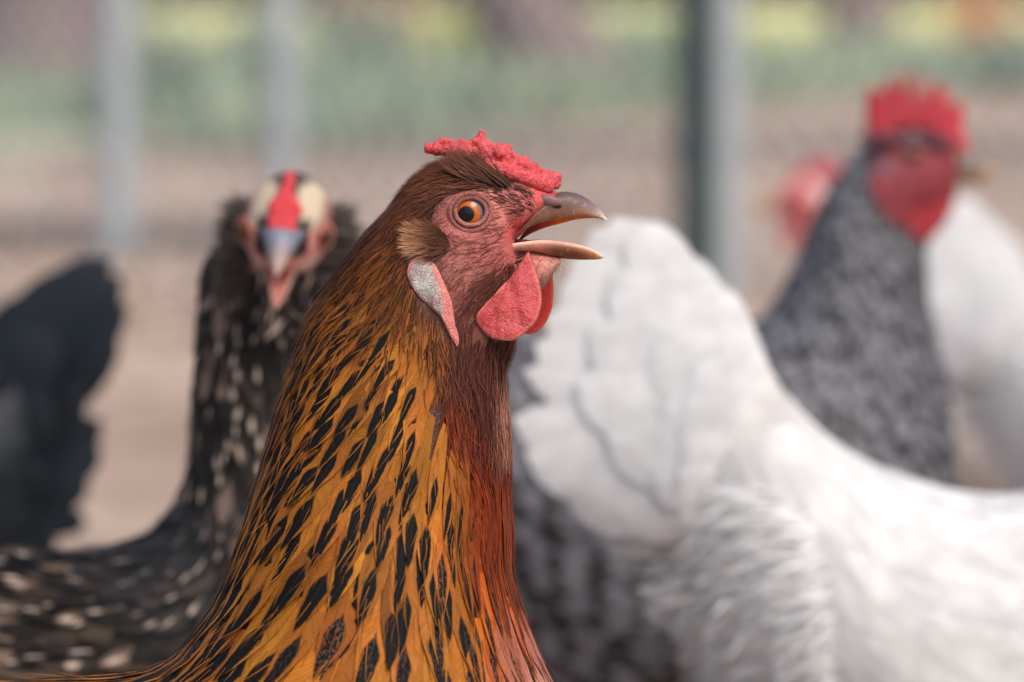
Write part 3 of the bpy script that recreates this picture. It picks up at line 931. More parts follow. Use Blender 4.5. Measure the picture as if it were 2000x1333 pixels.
    for k in range(95):
        x, y, r, dy = path[random.randrange(2, len(path))]
        if 932 < x < 945: continue
        for sd in (1,):
            an = random.uniform(0, 2 * math.pi); lat = random.uniform(-7, 7)
            rr = random.uniform(6, 10)
            ph = random.uniform(-1.0, 1.0)
            rad = r * HK * 0.95
            p = hp(x + random.uniform(-9, 9), y, 0) + np.array([0, math.sin(ph) * rad * 1.15, math.cos(ph) * rad]) / 1000
            pa.append(ball(p, rr * HK / 1000, 8, 6))
    for k in range(10):
        t = k / 9
        for sd in (-1, 1):
            pa.append(ball(hp(955 + 115 * t, 322 + 40 * t, sd * (5.2 - 1.5 * t)), random.uniform(13, 17) * HK / 1000, 10, 8))
    v, f = join(pa)
    v, nn, f = remesh(v, f, 0.00045, 2)
    dsp = np.array([0.00035 * mnoise.noise(tuple(p * 700)) + 0.0002 * mnoise.noise(tuple(p * 1700)) for p in v])
    v = v + nn * dsp[:, None]
    cc = lin(216, 86, 92)[None] * (1 + 0.0 * dsp[:, None]) + np.clip(dsp / 0.0006, -0.5, 1)[:, None] * np.array([.10, .07, .07])
    mk('comb', v, f, M_COMB, root, np.clip(cc, 0.02, 0.9))

    # --- wattles, ear lobes
    near = [(1033, 488), (1044, 515), (1055, 553), (1057, 588), (1043, 624), (1008, 653), (985, 656), (959, 650), (939, 631), (930, 609), (947, 586), (972, 560), (998, 533), (1020, 503)]
    far = [(1062, 515), (1078, 538), (1082, 573), (1078, 612), (1061, 645), (1036, 660), (1016, 653), (990, 630), (985, 590), (1010, 550), (1040, 515)]
    def wy(qx, qy):
        return min(np.interp(qy, [486, 540, 650], [-9.5, -14, -18.5]), surf_y(qx, qy) - 1.0)
    v, f, rr, pq = pillow(near, wy, 1.9, 16, 110, 5)
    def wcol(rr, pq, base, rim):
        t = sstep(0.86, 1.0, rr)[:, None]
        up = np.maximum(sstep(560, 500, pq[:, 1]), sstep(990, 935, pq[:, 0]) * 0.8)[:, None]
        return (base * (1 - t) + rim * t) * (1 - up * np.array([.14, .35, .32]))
    v = v + np.array([[0, 0.0009 * mnoise.noise((p[0] * 210, p[2] * 170, 2)) + 0.0003 * mnoise.noise((p[0] * 700, p[2] * 500, 5)), 0] for p in v])
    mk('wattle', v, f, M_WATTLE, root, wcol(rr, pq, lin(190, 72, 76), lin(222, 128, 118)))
    v, f, rr, pq = pillow(far, lambda a, b: np.interp(b, [515, 650], [9, 13]), 1.9, 14, 90, 5)
    mk('wattle', v, f, M_WATTLE, root, wcol(rr, pq, lin(212, 62, 52), lin(230, 110, 92)))  # far wattle: backlit orange-red glow painted into its base and rim colours
    lobe = [(812, 494), (802, 508), (799, 528), (806, 548), (822, 570), (844, 590), (863, 608), (876, 635), (895, 666), (898, 650), (890, 615), (885, 585), (876, 558), (866, 536), (853, 510), (836, 496)]
    v, f, rr, pq = pillow(lobe, lambda a, b: surf_y(a, b) - 0.7, 2.6, 16, 110, 2.5)
    v = v + np.array([[0, 0.0011 * abs(mnoise.noise((p[0] * 260, p[2] * 200, 8))), 0] for p in v])
    wx, wyy = pq[:, 0], pq[:, 1]
    mid = np.interp(wyy, [494, 530, 570, 610, 660], [842, 852, 868, 870, 850])
    white = sstep(6, -8, wx - mid) * sstep(0.99, 0.8, rr) * sstep(625, 600, wyy)
    white = white[:, None]
    nz = np.array([mnoise.noise((p[0] * 420, p[2] * 220, 4)) for p in v])[:, None]
    lc = lin(212, 132, 126) * (1 - white) + (lin(176, 168, 164) + nz * np.array([.08, .15, .09])) * white
    mk('earlobe', v, f, M_LOBE, root, np.clip(lc, 0.02, 0.9))
    mk('earlobe', mir(v), f, M_LOBE, root, np.clip(lc, 0.02, 0.9))

    # --- hair-like feathers of head and throat
    side = V[:, 1] - HD
    eye_ex = ((px - 919) / 46) ** 2 + ((py - 414) / 42) ** 2 < 1
    mouth_ex = inside(px, py, [(985, 468), (1000, 452), (1030, 432), (1062, 410), (1095, 400), (1110, 500), (1095, 502), (1040, 492), (1000, 490)])
    nost_ex = inside(px, py, [(1044, 384), (1060, 378), (1098, 380), (1098, 405), (1060, 402)])
    comb_ex = inside(px, py, [(1000, 320), (1000, 352), (1050, 372), (1100, 380), (1100, 320)])
    ok = ~(eye_ex | mouth_ex | nost_ex | comb_ex)
    def grow(mask, frac, L, W, lift, c0, c1, amt, name, jt=0.22, seg=3, curl=0.6, off=0.0):
        idx = np.nonzero(mask & ok)[0]
        k = int(len(idx) * frac)
        idx = RNG.choice(idx, k, replace=frac > 1)
        P = V[idx] + RNG.normal(0, 0.00035, (k, 3)); Nn = N[idx]
        D = flow(px[idx], py[idx], Nn)
        D = D + RNG.normal(0, jt, (k, 3)); D -= Nn * (D * Nn).sum(1, keepdims=True)
        m = (1 + amt * RNG.normal(size=(k, 1))).clip(0.45, 1.7)
        ca, cb = c0(px[idx], py[idx]) * m, c1(px[idx], py[idx]) * m
        v, f, cc = strands(P + Nn * (off / 1000 - 0.0002), D, Nn, RNG.uniform(L[0], L[1], k) / 1000, W / 1000, RNG.uniform(lift * 0.6, lift * 1.4, k), ca, cb, seg, curl, RNG.normal(0, 0.12, k))
        return mk(name, v, f, M_STRAND, root, cc, kind='stuff')
    K = lambda *a: (lambda x, y: np.tile(lin(*a), (len(x), 1)))
    crown = inside(px, py, [(1004, 352), (985, 372), (950, 366), (915, 368), (880, 374), (862, 395), (846, 425), (806, 446), (780, 466), (730, 480), (690, 480), (740, 400), (800, 330), (860, 290), (920, 290), (1000, 330)])
    grow(crown, 2.3, (5.0, 9.5), 0.28, 0.15, K(44, 25, 19), K(112, 66, 45), 0.42, 'crown_feathers')
    lore = inside(px, py, [(1004, 352), (1050, 375), (1046, 410), (1010, 415), (985, 400), (960, 380), (945, 366), (980, 366)])
    grow(lore, 0.85, (2.4, 4.6), 0.22, 0.25, K(66, 34, 28), K(52, 28, 22), 0.25, 'bristles')
    face = inside(px, py, [(1000, 395), (1046, 405), (1010, 440), (985, 470), (1000, 495), (1000, 530), (960, 570), (930, 640), (895, 660), (880, 570), (850, 490), (885, 480), (860, 430), (880, 380), (950, 370)])
    grow(face, 0.75, (2.2, 4.8), 0.17, 0.13, K(126, 68, 58), K(78, 42, 34), 0.35, 'face_bristles')
    streak = inside(px, py, [(1046, 488), (1020, 520), (990, 545), (950, 590), (920, 640), (890, 680), (880, 640), (900, 590), (940, 540), (985, 510)])
    grow(streak, 0.9, (5, 9), 0.3, 0.12, K(78, 42, 34), K(92, 52, 42), 0.3, 'cheek_bristles')
    chin = inside(px, py, [(1050, 500), (1108, 502), (1095, 530), (1075, 560), (1040, 620), (1005, 690), (985, 690), (1005, 620), (1040, 560)])
    grow(chin, 0.22, (2.0, 4.5), 0.18, 0.3, K(150, 100, 86), K(86, 52, 44), 0.3, 'chin_bristles')
    ok = np.ones(len(V), bool)
    throat = inside(px, py, [(890, 640), (930, 655), (1020, 640), (1010, 720), (1005, 905), (960, 900), (920, 880), (885, 840), (868, 760), (866, 680)])
    def tc0(x, y):
        t = sstep(950, 992, x)[:, None] * sstep(690, 780, y)[:, None]
        return lin(62, 32, 27) * (1 - t) + lin(104, 58, 46) * t
    def tc1(x, y):
        t = sstep(945, 990, x)[:, None] * sstep(680, 760, y)[:, None] * (0.25 + 0.75 * sstep(905, 800, y)[:, None])
        r = (sstep(930, 890, x) * sstep(680, 800, y))[:, None]
        return (lin(88, 46, 38) * (1 - t) + lin(206, 150, 128) * t) * (1 - r) + lin(132, 52, 16) * r
    throat &= RNG.uniform(0, 1, len(V)) < sstep(905, 790, py)
    grow(throat, 1.35, (7, 13), 0.4, 0.16, tc0, tc1, 0.32, 'throat_feathers', 0.16)
    rusty = inside(px, py, [(880, 760), (930, 780), (1005, 780), (1010, 1000), (1010, 1120), (985, 1190), (930, 1120), (895, 1000), (872, 880)])
    rusty &= RNG.uniform(0, 1, len(V)) < sstep(1190, 900, py)
    def rc(k):
        def f(x, y):
            t = sstep(860, 1080, y)[:, None]
            return (lin(100, 35, 12) * (1 - t) + lin(160, 66, 14) * t) * k
        return f
    grow(rusty, 0.55, (7, 13), 0.36, 0.14, rc(0.7), rc(1.35), 0.4, 'front_neck_feathers', 0.13)
    nape = inside(px, py, [(730, 470), (790, 460), (800, 500), (806, 555), (850, 600), (890, 660), (880, 720), (850, 720), (810, 640), (770, 560), (720, 520)])
    grow(nape, 0.9, (6, 11), 0.4, 0.14, K(66, 36, 22), K(142, 80, 36), 0.35, 'nape_feathers', 0.14)
    upper = inside(px, py, [(690, 500), (790, 490), (815, 580), (872, 690), (890, 800), (840, 830), (740, 790), (650, 730), (570, 720), (600, 640), (640, 560)])
    upper &= RNG.uniform(0, 1, len(V)) < sstep(760, 530, py)
    grow(upper, 0.26, (6, 11), 0.28, 0.15, K(40, 25, 16), K(128, 72, 28), 0.6, 'upper_neck_feathers', 0.13, off=1.1)
    # ear tuft, both ears
    n = 1700
    a = RNG.uniform(0, 2 * np.pi, n); r = np.sqrt(RNG.uniform(0, 1, n))
    ex = 852 + 33 * np.sign(np.cos(a)) * np.abs(r * np.cos(a)) ** 0.8; eyy = 467 + 24 * r * np.sin(a) + 6 * np.cos(a) * r
    P = np.array([hp(x, y, surf_y(x, y) + 0.3) for x, y in zip(ex, eyy)])
    Nn = np.tile(np.array([-0.35, -0.93, 0.05]), (n, 1)); Nn /= np.linalg.norm(Nn, axis=1, keepdims=True)
    ang = np.stack([-np.ones(n), np.zeros(n), -(eyy - 470) / 60 + 0.02], 1) + RNG.normal(0, 0.21, (n, 3))
    tt = sstep(880, 826, ex)[:, None]
    m = (1 + 0.22 * RNG.normal(size=(n, 1))).clip(.5, 1.6)
    c0 = (lin(58, 36, 28) * (1 - tt) + lin(110, 74, 54) * tt) * m
    c1 = (lin(104, 66, 50) * (1 - tt) + lin(200, 148, 112) * tt) * m
    v, f, cc = strands(P, ang, Nn, RNG.uniform(3.0, 7.6, n) / 1000, 0.00024, RNG.uniform(.25, .75, n), c0, c1, 4, 0.75)
    mk('ear_tuft', v, f, M_STRAND, root, cc, kind='stuff')
    mk('ear_tuft', mir(v), f, M_STRAND, root, cc, kind='stuff')
    # the dark quiff that leans over the comb
    n = 520
    t = RNG.uniform(0, 1, n) ** 0.7
    x0 = 1000 - 92 * t + RNG.normal(0, 4, n); y0 = 362 - 24 * t + RNG.normal(0, 4, n) * (0.5 + t)
    P = np.array([hp(x, y, min(surf_y(x, y), -5.5) - 0.4 - random.uniform(0, 1.6)) for x, y in zip(x0, y0)])
    D = np.stack([-(0.74 + 0.14 * t), RNG.normal(-0.02, 0.04, n), 0.66 - 0.20 * t], 1) + RNG.normal(0, 0.045, (n, 3))
    Nn = np.tile(np.array([0.25, -0.9, 0.35]), (n, 1)); Nn /= np.linalg.norm(Nn, axis=1, keepdims=True)
    L = (21.0 - 12.0 * t) * RNG.uniform(0.45, 1.03, n) / 1000
    m = (1 + 0.3 * RNG.normal(size=(n, 1))).clip(.5, 1.8)
    v, f, cc = strands(P, D, Nn, L, 0.00032, RNG.uniform(0.0, 0.10, n), lin(50, 28, 22) * m, lin(104, 62, 46) * m, 4, 0.6, RNG.normal(0.0, 0.11, n))
    mk('quiff', v, f, M_STRAND, root, cc, kind='stuff')

    # --- hackle: rows of laced feathers down the neck
    ss_ = np.linspace(3.6, 23.5, 900)
    mid = S.pt(ss_, np.full(900, 1.15))
    ln = np.concatenate([[0], np.cumsum(np.linalg.norm(np.diff(mid, axis=0), axis=1))]) * 1000
    rows, l, k = [], 0.0, 0
    s_all, th_all, q_all = [], [], []
    while l < ln[-1]:
        q = min(1.0, l / 165.0)
        s = float(np.interp(l, ln, ss_))
        W = 3.3 + 10.2 * q ** 1.1
        per = np.linspace(0, 2 * np.pi, 200)
        pp = S.pt(np.full(200, s), per)
        cum = np.concatenate([[0], np.cumsum(np.linalg.norm(np.diff(pp, axis=0), axis=1))]) * 1000
        n = int(cum[-1] / (W * 0.80))
        pos = (np.arange(n) + (0.5 if k % 2 else 0.0) + RNG.normal(0, 0.10, n)) / n % 1.0 * cum[-1]
        th = np.interp(pos, cum, per)
        s_all.append(np.full(n, s) + RNG.normal(0, 0.06, n)); th_all.append(th); q_all.append(np.full(n, q))
        l += (14 + 34 * q) * 0.27
        k += 1
    s = np.concatenate(s_all); th = np.concatenate(th_all); q = np.concatenate(q_all)
    p0 = S.pt(s, th)
    rx, ry = (p0[:, 0] * 1000 / HK) + 1000, (CAM_Z - p0[:, 2]) * 1000 / HK
    # where feathers of this kind grow: behind the ear, below the throat
    xb = np.interp(ry, [300, 330, 400, 450, 500, 560, 620, 680, 720, 760, 820, 900, 960], [815, 800, 775, 762, 782, 800, 835, 862, 860, 862, 900, 970, 1300])
    keep = rx < xb + RNG.normal(0, 13, len(rx))
    s, th, q, rx, ry = s[keep], th[keep], q[keep], rx[keep], ry[keep]
    n = len(s)
    front = sstep(862, 945, rx - 0.02 * (ry - 700))
    lowf = sstep(880, 1080, ry)
    pink = sstep(905, 985, rx) * sstep(1060, 1150, ry)
    W = (3.3 + 10.2 * q ** 1.1) * (1 - 0.36 * front * (1 - pink)) * RNG.uniform(0.85, 1.2, n)
    L = (18.5 + 43 * q) * RNG.uniform(0.92, 1.08, n) * (1 - 0.35 * pink)
    tn = np.where(th > np.pi, th - 2 * np.pi, th)
    drift = -np.sign(tn) * 0.36 * np.exp(-((np.abs(tn) - 1.05) / 0.55) ** 2) * sstep(5.5, 8, s) * sstep(22, 18, s)
    V4 = coat(S, s, th, L / 1000, W / 1000, (0.8 + 0.9 * q) / 1000 * RNG.uniform(0.6, 1.5, n), RNG.normal(0, 0.04, n) + drift, base=0.0005, camber=0.025, blunt=3.9, peak=0.5)
    top = sstep(640, 450, ry)
    gold = lin(154, 94, 30); bronze = lin(94, 51, 27); rust = lin(100, 36, 12); orange = lin(152, 68, 16); salmon = lin(172, 112, 94); back = lin(136, 96, 66)
    def mixc(a, b, t): return a * (1 - t[:, None]) + b * t[:, None]
    fc = mixc(np.tile(gold, (n, 1)), np.tile(bronze, (n, 1)), top)
    fr = mixc(np.tile(rust, (n, 1)), np.tile(orange, (n, 1)), lowf)
    fc = mixc(fc, fr, front); fc = mixc(fc, np.tile(salmon, (n, 1)), pink)
    bk = sstep(1290, 1340, ry) * sstep(420, 250, rx)
    fc = mixc(fc, np.tile(back, (n, 1)), bk)
    fc *= (1 + 0.20 * RNG.normal(size=(n, 1))).clip(0.5, 1.45)
    fc[:, 1] *= (1 + 0.07 * RNG.normal(size=n)).clip(0.7, 1.3)
    spot = (1.0 - 0.30 * top) * (1 - 0.72 * front * (1 - lowf)) * (1 - 0.30 * front * lowf) * (1 - pink) * (1 - 0.4 * bk) * RNG.uniform(0.88, 1.12, n)
    seed = RNG.uniform(0, 1, n)
    spk = np.clip(sstep(560, 800, rx) * sstep(960, 1120, ry) * RNG.uniform(0.2, 1.5, n) + (RNG.uniform(0, 1, n) > 0.93) * 0.6 * sstep(860, 950, ry), 0, 1)
    # which of them are seen largest
    tip = V4[:, 6, 2]
    tx, ty = px_of(tip)
    seen = (np.sin(th) > -0.02) & (tx > -20) & (tx < 1120) & (ty < 1400)
    area = np.where(seen, L * W, 0)
    order = np.argsort(-area)
    ind = [i for i in order[:300] if seen[i]]
    g = fgrid().tolist(); uvq = fuv()
    for i in ind:
        mk('feather', V4[i].reshape(-1, 3), g, M_HACKLE, root, fc[i], spot[i], seed[i], uvq, spk[i])
    rest = np.setdiff1d(np.arange(n), np.array(ind))
    coat_one('neck_feathers', V4[rest], fc[rest], spot[rest], seed[rest], M_HACKLE, root, spk[rest])
    # loose filaments over the hackle
    m = 4500
    k = RNG.integers(0, n, m)
    j = RNG.integers(2, 8, m); jj = RNG.integers(0, 5, m)
    P = V4[k, j, jj]; D = V4[k, np.minimum(j + 1, 8), jj] - V4[k, j - 1, jj]
    bad = np.linalg.norm(D, axis=1) < 1e-6
    P, D, k = P[~bad], D[~bad], k[~bad]
    Nn = S.frame(s[k], th[k])[3]
    D = D / np.linalg.norm(D, axis=1, keepdims=True) + RNG.normal(0, 0.12, D.shape)
    cc0 = fc[k] * RNG.uniform(0.45, 1.1, (len(k), 1))
    v, f, cc = strands(P + Nn * 0.0003, D, Nn, L[k] * RNG.uniform(0.15, 0.32, len(k)) / 1000, 0.00022, 0.08, cc0, cc0 * 1.15, 3, 0.6, RNG.normal(0, .1, len(k)))
    mk('filaments', v, f, M_STRAND, root, cc, kind='stuff')
    # tail, behind the frame edge
    for k in range(9):
        a = (k - 4) * 0.14
        r0 = hp(-930, 1230, (k - 4) * 6); t0 = hp(-1500 - 30 * math.cos(a * 3), 640 + abs(k - 4) * 45, (k - 4) * 20)
        mk('tail_feather', blade(r0, t0, 0.035, (-0.01, 0, -0.012), nrm=(0.3, -1, 0.2)), fgrid(12, 6).tolist(), M_BLACK, root, lin(40, 36, 34), 0, random.random(), fuv(12, 6))
    legs(root, hp(250, 0)[0], HD, 0.16)
hero()

# ------------------------------------------------------------------ the hens behind
def coat_rows(S, s0, s1, row, W, L, lift, ref=1.3, jitter=0.1):
    """evenly spread feathers over a Surf: arguments in mm; W, L, lift may be functions of the fraction along"""
    ss_ = np.linspace(s0, s1, 600)
    mid = S.pt(ss_, np.full(600, ref))
    ln = np.concatenate([[0], np.cumsum(np.linalg.norm(np.diff(mid, axis=0), axis=1))]) * 1000
    fn = lambda f, q: f(q) if callable(f) else f
    l, k = 0.0, 0
    sa, ta, wa, la, fa = [], [], [], [], []
    while l < ln[-1]:
        q = l / ln[-1]; s = float(np.interp(l, ln, ss_)); w = fn(W, q)
        per = np.linspace(0, 2 * np.pi, 160)
        pp = S.pt(np.full(160, s), per)
        cum = np.concatenate([[0], np.cumsum(np.linalg.norm(np.diff(pp, axis=0), axis=1))]) * 1000
        n = max(4, int(cum[-1] / (w * 0.7)))
        pos = (np.arange(n) + (0.5 if k % 2 else 0) + RNG.normal(0, .18, n)) / n % 1.0 * cum[-1]
        sa.append(np.full(n, s) + RNG.normal(0, 0.08, n)); ta.append(np.interp(pos, cum, per))
        wa.append(np.full(n, w)); la.append(np.full(n, fn(L, q))); fa.append(np.full(n, fn(lift, q)))
        l += fn(row, q); k += 1
    s = np.clip(np.concatenate(sa), 0, S.n - 1.001); th = np.concatenate(ta); w = np.concatenate(wa); L_ = np.concatenate(la); f = np.concatenate(fa)
    n = len(s)
    V = coat(S, s, th, L_ * RNG.uniform(.85, 1.15, n) / 1000, w * RNG.uniform(.85, 1.2, n) / 1000, f * RNG.uniform(.7, 1.4, n) / 1000, RNG.normal(0, jitter, n), base=0.0006, camber=0.04, nv=6, nu=4)
    return V, s, th

def placed(L3, O, fwd, up=(0, 0, 1)):
    """millimetres in a head's own axes (x forward, y left, z up) to the world"""
    f = np.asarray(fwd, float); f /= np.linalg.norm(f)
    l = np.cross(up, f); l /= np.linalg.norm(l); u = np.cross(f, l)
    L3 = np.asarray(L3, float) / 1000
    return np.asarray(O) + L3[..., 0:1] * f + L3[..., 1:2] * l + L3[..., 2:3] * u

def local_loft(secs, ns=40, nt=32):
    """head loft in its own axes from (x, zlow, zhigh, half width)"""
    q = cr(np.array(secs, float), np.linspace(0, len(secs) - 1, ns))
    V = []
    for x, a, b, w in q:
        for j in range(nt):
            t = 2 * math.pi * j / nt
            V.append([x, w * math.sin(t), (a + b) / 2 + (b - a) / 2 * math.cos(t)])
    Fc = [[i * nt + j, i * nt + (j + 1) % nt, (i + 1) * nt + (j + 1) % nt, (i + 1) * nt + j] for i in range(ns - 1) for j in range(nt)]
    Fc += [list(range(nt)), [(ns - 1) * nt + j for j in range(nt)][::-1]]
    return np.array(V), Fc
HEADL = [(-26, -12, 12, 11), (-16, -17, 18, 15.5), (-4, -18, 19.5, 17), (8, -16, 17, 15.5), (18, -13, 11, 11.5), (26, -10, 5, 7), (31, -7, 1, 3.5)]

def bills(root, O, fwd, up, sc, cu, cl, gape=0.0, dip=0.0):
    """both halves of a bill, hung at the front of a head; cu / cl: colour stops along the horn"""
    for rows, upper, cs, nm in ((UPPER, True, cu, 'upper_beak'), (LOWER, False, cl, 'lower_beak')):
        q, f, A, I, H = bill(rows, 0.0, upper, 18, 10)
        q = q - np.array([(940 - 1000) * HK, 0, -440 * HK])
        if not upper and gape:
            a = gape; px, pz = 8.0, -6.0
            x, z = q[:, 0] - px, q[:, 2] - pz
            q[:, 0], q[:, 2] = px + x * math.cos(a) - z * math.sin(a), pz + x * math.sin(a) + z * math.cos(a)
        if dip:
            x, z = q[:, 0] - 18, q[:, 2] - 4
            q[:, 0], q[:, 2] = 18 + x * math.cos(dip) + z * math.sin(dip), 4 - x * math.sin(dip) + z * math.cos(dip)
        c = np.where(I[:, None] > 0, lin(196, 132, 120), ramp(cs, A))
        mk(nm, placed(q * sc, O, fwd, up), f, M_HORN, root, c)

# ---- speckled hen that looks at us
def speckled():
    d = 1.62
    root = empty('hen', tuple(at(250, 0, d) * np.array([1, 1, 0])), 'dark speckled bearded hen facing us with a narrow red comb and cream brows', 'hen')
    secs = [(440, 470, 670, 490, 15), (402, 520, 690, 540, 22), (396, 600, 692, 620, 25), (388, 720, 695, 760, 28), (380, 830, 705, 900, 32), (376, 900, 735, 1030, 38), (350, 985, 785, 1180, 46),
            (292, 1048, 830, 1350, 55), (190, 1082, 840, 1550, 62), (40, 1090, 780, 1730, 68), (-150, 1085, 600, 1850, 70), (-350, 1060, 300, 1860, 62), (-520, 1000, 0, 1750, 45), (-640, 950, -350, 1450, 20)]
    S = Surf(secs, d)
    O = at(561, 447, d - 0.028)
    fwd = np.array([-0.04, -0.95, -0.20]); up = np.array([0.07, -0.1, 1.0])
    hv, hf = local_loft(HEADL)
    hv = hv * np.array([1, 1.0, 1.0])
    V, Fc = join([S.loft(80, 40), (placed(hv, O, fwd, up), hf), ball(at(555, 520, d - 0.005), 0.026, 20, 14)])
    V, N, Fc = remesh(V, Fc, 0.0018, 3)
    f = fwd / np.linalg.norm(fwd); l = np.cross(up, f); l /= np.linalg.norm(l); u = np.cross(f, l)
    q = (V - O) * 1000
    X, Y, Z = q @ f, q @ l, q @ u
    c = np.tile(lin(38, 34, 32), (len(V), 1))
    def put(mask, col):
        nonlocal c
        m = np.clip(mask, 0, 1)[:, None]; c = c * (1 - m) + np.asarray(col) * m
    head = sstep(-14, -4, X) * sstep(-22, -14, Z)
    put(head * sstep(-20, -8, Z) * sstep(12, 6, Z), lin(196, 132, 124))
    put(head * sstep(3, 6, Z) * sstep(3.0, 5, np.abs(Y)), lin(186, 172, 152))
    put(head * sstep(17.0, 19, Z + 0.06 * np.abs(Y)), lin(66, 60, 54))
    put(head * sstep(12, 14.5, np.abs(Y)) * sstep(-2, 3, Z), lin(150, 104, 96))
    put(head * sstep(3, 5, np.abs(Y)) * sstep(11, 9, np.abs(Y)) * sstep(10, 7, Z) * sstep(-6, -2, Z) * sstep(6, 10, X), lin(34, 26, 26))
    put(head * sstep(-4, -9, Z) * sstep(5, 9, np.abs(Y)) * sstep(2, 8, X), lin(214, 184, 172))
    mk('body', V, Fc, M_UNDER, root, c)
    for s in (-1, 1):
        ce = placed(np.array([[11.0, s * 12.4, 1.5]]), O, fwd, up)[0]
        ax = f * 0.62 + l * s * 0.8
        eye_mesh(ce, ax, 0.0056, 0.0022, 0.0042, 'eye', root, [lin(150, 80, 26), lin(120, 56, 16)])
        a = np.linspace(0, 2 * np.pi, 24)
        axn = ax / np.linalg.norm(ax); e1 = np.cross(axn, u); e1 /= np.linalg.norm(e1); e2 = np.cross(e1, axn)
        ring = ce + axn * 0.0030 + 0.0048 * (np.cos(a)[:, None] * e1 + np.sin(a)[:, None] * e2)
        v, ff = tube(ring, 0.0008, 8)
        mk('eyelid', v, ff, M_LID, root, lin(186, 122, 112))
        # muffs: soft dark feathers that stand out from the cheeks
        n = 2400
        P = placed(np.stack([RNG.uniform(-14, 4, n), s * RNG.uniform(9, 15.5, n), RNG.uniform(-26, 3, n)], 1), O, fwd, up)
        D = l * s * RNG.uniform(.6, 1.2, (n, 1)) - f * RNG.uniform(0.1, 1.0, (n, 1)) + u * RNG.normal(-0.1, 0.5, (n, 1))
        Nn = np.tile(f, (n, 1)) + RNG.normal(0, .4, (n, 3)); Nn /= np.linalg.norm(Nn, axis=1, keepdims=True)
        cc = jit(lin(66, 60, 58), n, .35)
        v, ff, C = strands(P, D, Nn, RNG.uniform(8, 17, n) / 1000, 0.0011, .3, cc, cc * 1.6, 3)
        mk('muff', v, ff, M_STRAND, root, C, kind='stuff')
    bills(root, O, fwd, up, 1.12, [(0, lin(96, 100, 114)), (.45, lin(128, 136, 152)), (.7, lin(178, 176, 172)), (1, lin(224, 214, 200))],
          [(0, lin(212, 150, 140)), (.4, lin(206, 176, 156)), (1, lin(232, 220, 196))], -0.14, 0.44)
    pa = []
    for k in range(26):
        t = k / 25
        x = -2 + 28 * t; z = 20.5 - 1 * t - 13 * t ** 2.2
        wdt = np.interp(t, [0, .50, .74, 1], [0.6, 1.2, 5.6, 4.4])
        for yy in (-wdt * .6, 0, wdt * .6):
            pa.append(ball(placed(np.array([[x, yy + RNG.normal(0, .3), z + RNG.normal(0, .4)]]), O, fwd, up)[0], np.interp(t, [0, .5, .7, 1], [1.5, 1.9, 2.8, 2.8]) / 1000 * random.uniform(.8, 1.15), 8, 6))
    v, ff = join(pa); v, nn, ff = remesh(v, ff, 0.0008, 2)
    mk('comb', v, ff, M_COMB, root, lin(212, 62, 70))
    # beard under the bill, cream and dark
    n = 900
    P = placed(np.stack([RNG.uniform(-4, 14, n), RNG.normal(0, 5.5, n).clip(-11, 11), RNG.uniform(-30, -13, n)], 1), O, fwd, up)
    D = -u + RNG.normal(0, .35, (n, 3)) + l * RNG.normal(0, .15, (n, 1)); Nn = np.tile(f, (n, 1)) + RNG.normal(0, .3, (n, 3)); Nn /= np.linalg.norm(Nn, axis=1, keepdims=True)
    pale = (RNG.uniform(0, 1, n) > 0.82)[:, None]
    cc = np.where(pale, lin(176, 158, 146), lin(44, 40, 38)) * RNG.uniform(.6, 1.3, (n, 1))
    v, ff, C = strands(P, D, Nn, RNG.uniform(7, 14, n) / 1000, 0.0014, .3, cc, cc * 1.25, 3)
    mk('beard', v, ff, M_STRAND, root, C, kind='stuff')
    # neck and body feathers
    V4, s, th = coat_rows(S, 0.6, 12.4, lambda q: 6 + 4 * q, lambda q: 6.5 + 6 * q, lambda q: 18 + 12 * q, lambda q: 2 + 1.5 * q, 1.0)
    n = len(s)
    body = sstep(6.0, 8.0, s)
    r = RNG.uniform(0, 1, n)
    base = np.where((r < 0.72)[:, None], lin(34, 32, 31), np.where((r < 0.9)[:, None], lin(74, 64, 58), lin(112, 96, 86)))
    bb = np.where((r < 0.55)[:, None], lin(20, 18, 17), np.where((r < 0.84)[:, None], lin(52, 44, 38), lin(92, 77, 66)))
    bl = lin(24, 25, 27)
    sh = (sstep(4.2, 5.4, s) * sstep(8.2, 7.0, s) * sstep(1.5, 0.6, th))[:, None]
    fc = base * (1 - body[:, None]) + bb * body[:, None]
    fc = fc * (1 - sh) + bl * sh * 2.0
    fc = fc * RNG.uniform(.7, 1.3, (n, 1))
    spot = np.where(RNG.uniform(0, 1, n) > 0.62, RNG.uniform(.5, 1.3, n), 0.0) * (1 - 0.7 * sh[:, 0])
    coat_one('feathers', V4, fc, spot, RNG.uniform(0, 1, n), M_SPECK, root)
    for k in range(9):
        t0 = at(-620, 1010 + 12 * abs(k - 4), d + (k - 4) * 0.006); t1 = at(-900 + 12 * abs(k - 4), 640 + 40 * abs(k - 4), d + (k - 4) * 0.02)
        mk('tail_feather', blade(t0, t1, 0.035, (-.008, 0, .01), nrm=(.2, -1, .2)), fgrid(12, 6).tolist(), M_BLACK, root, lin(40, 38, 38), 0, random.random(), fuv(12, 6))
    legs(root, at(200, 0, d)[0], d, 0.15)
speckled()


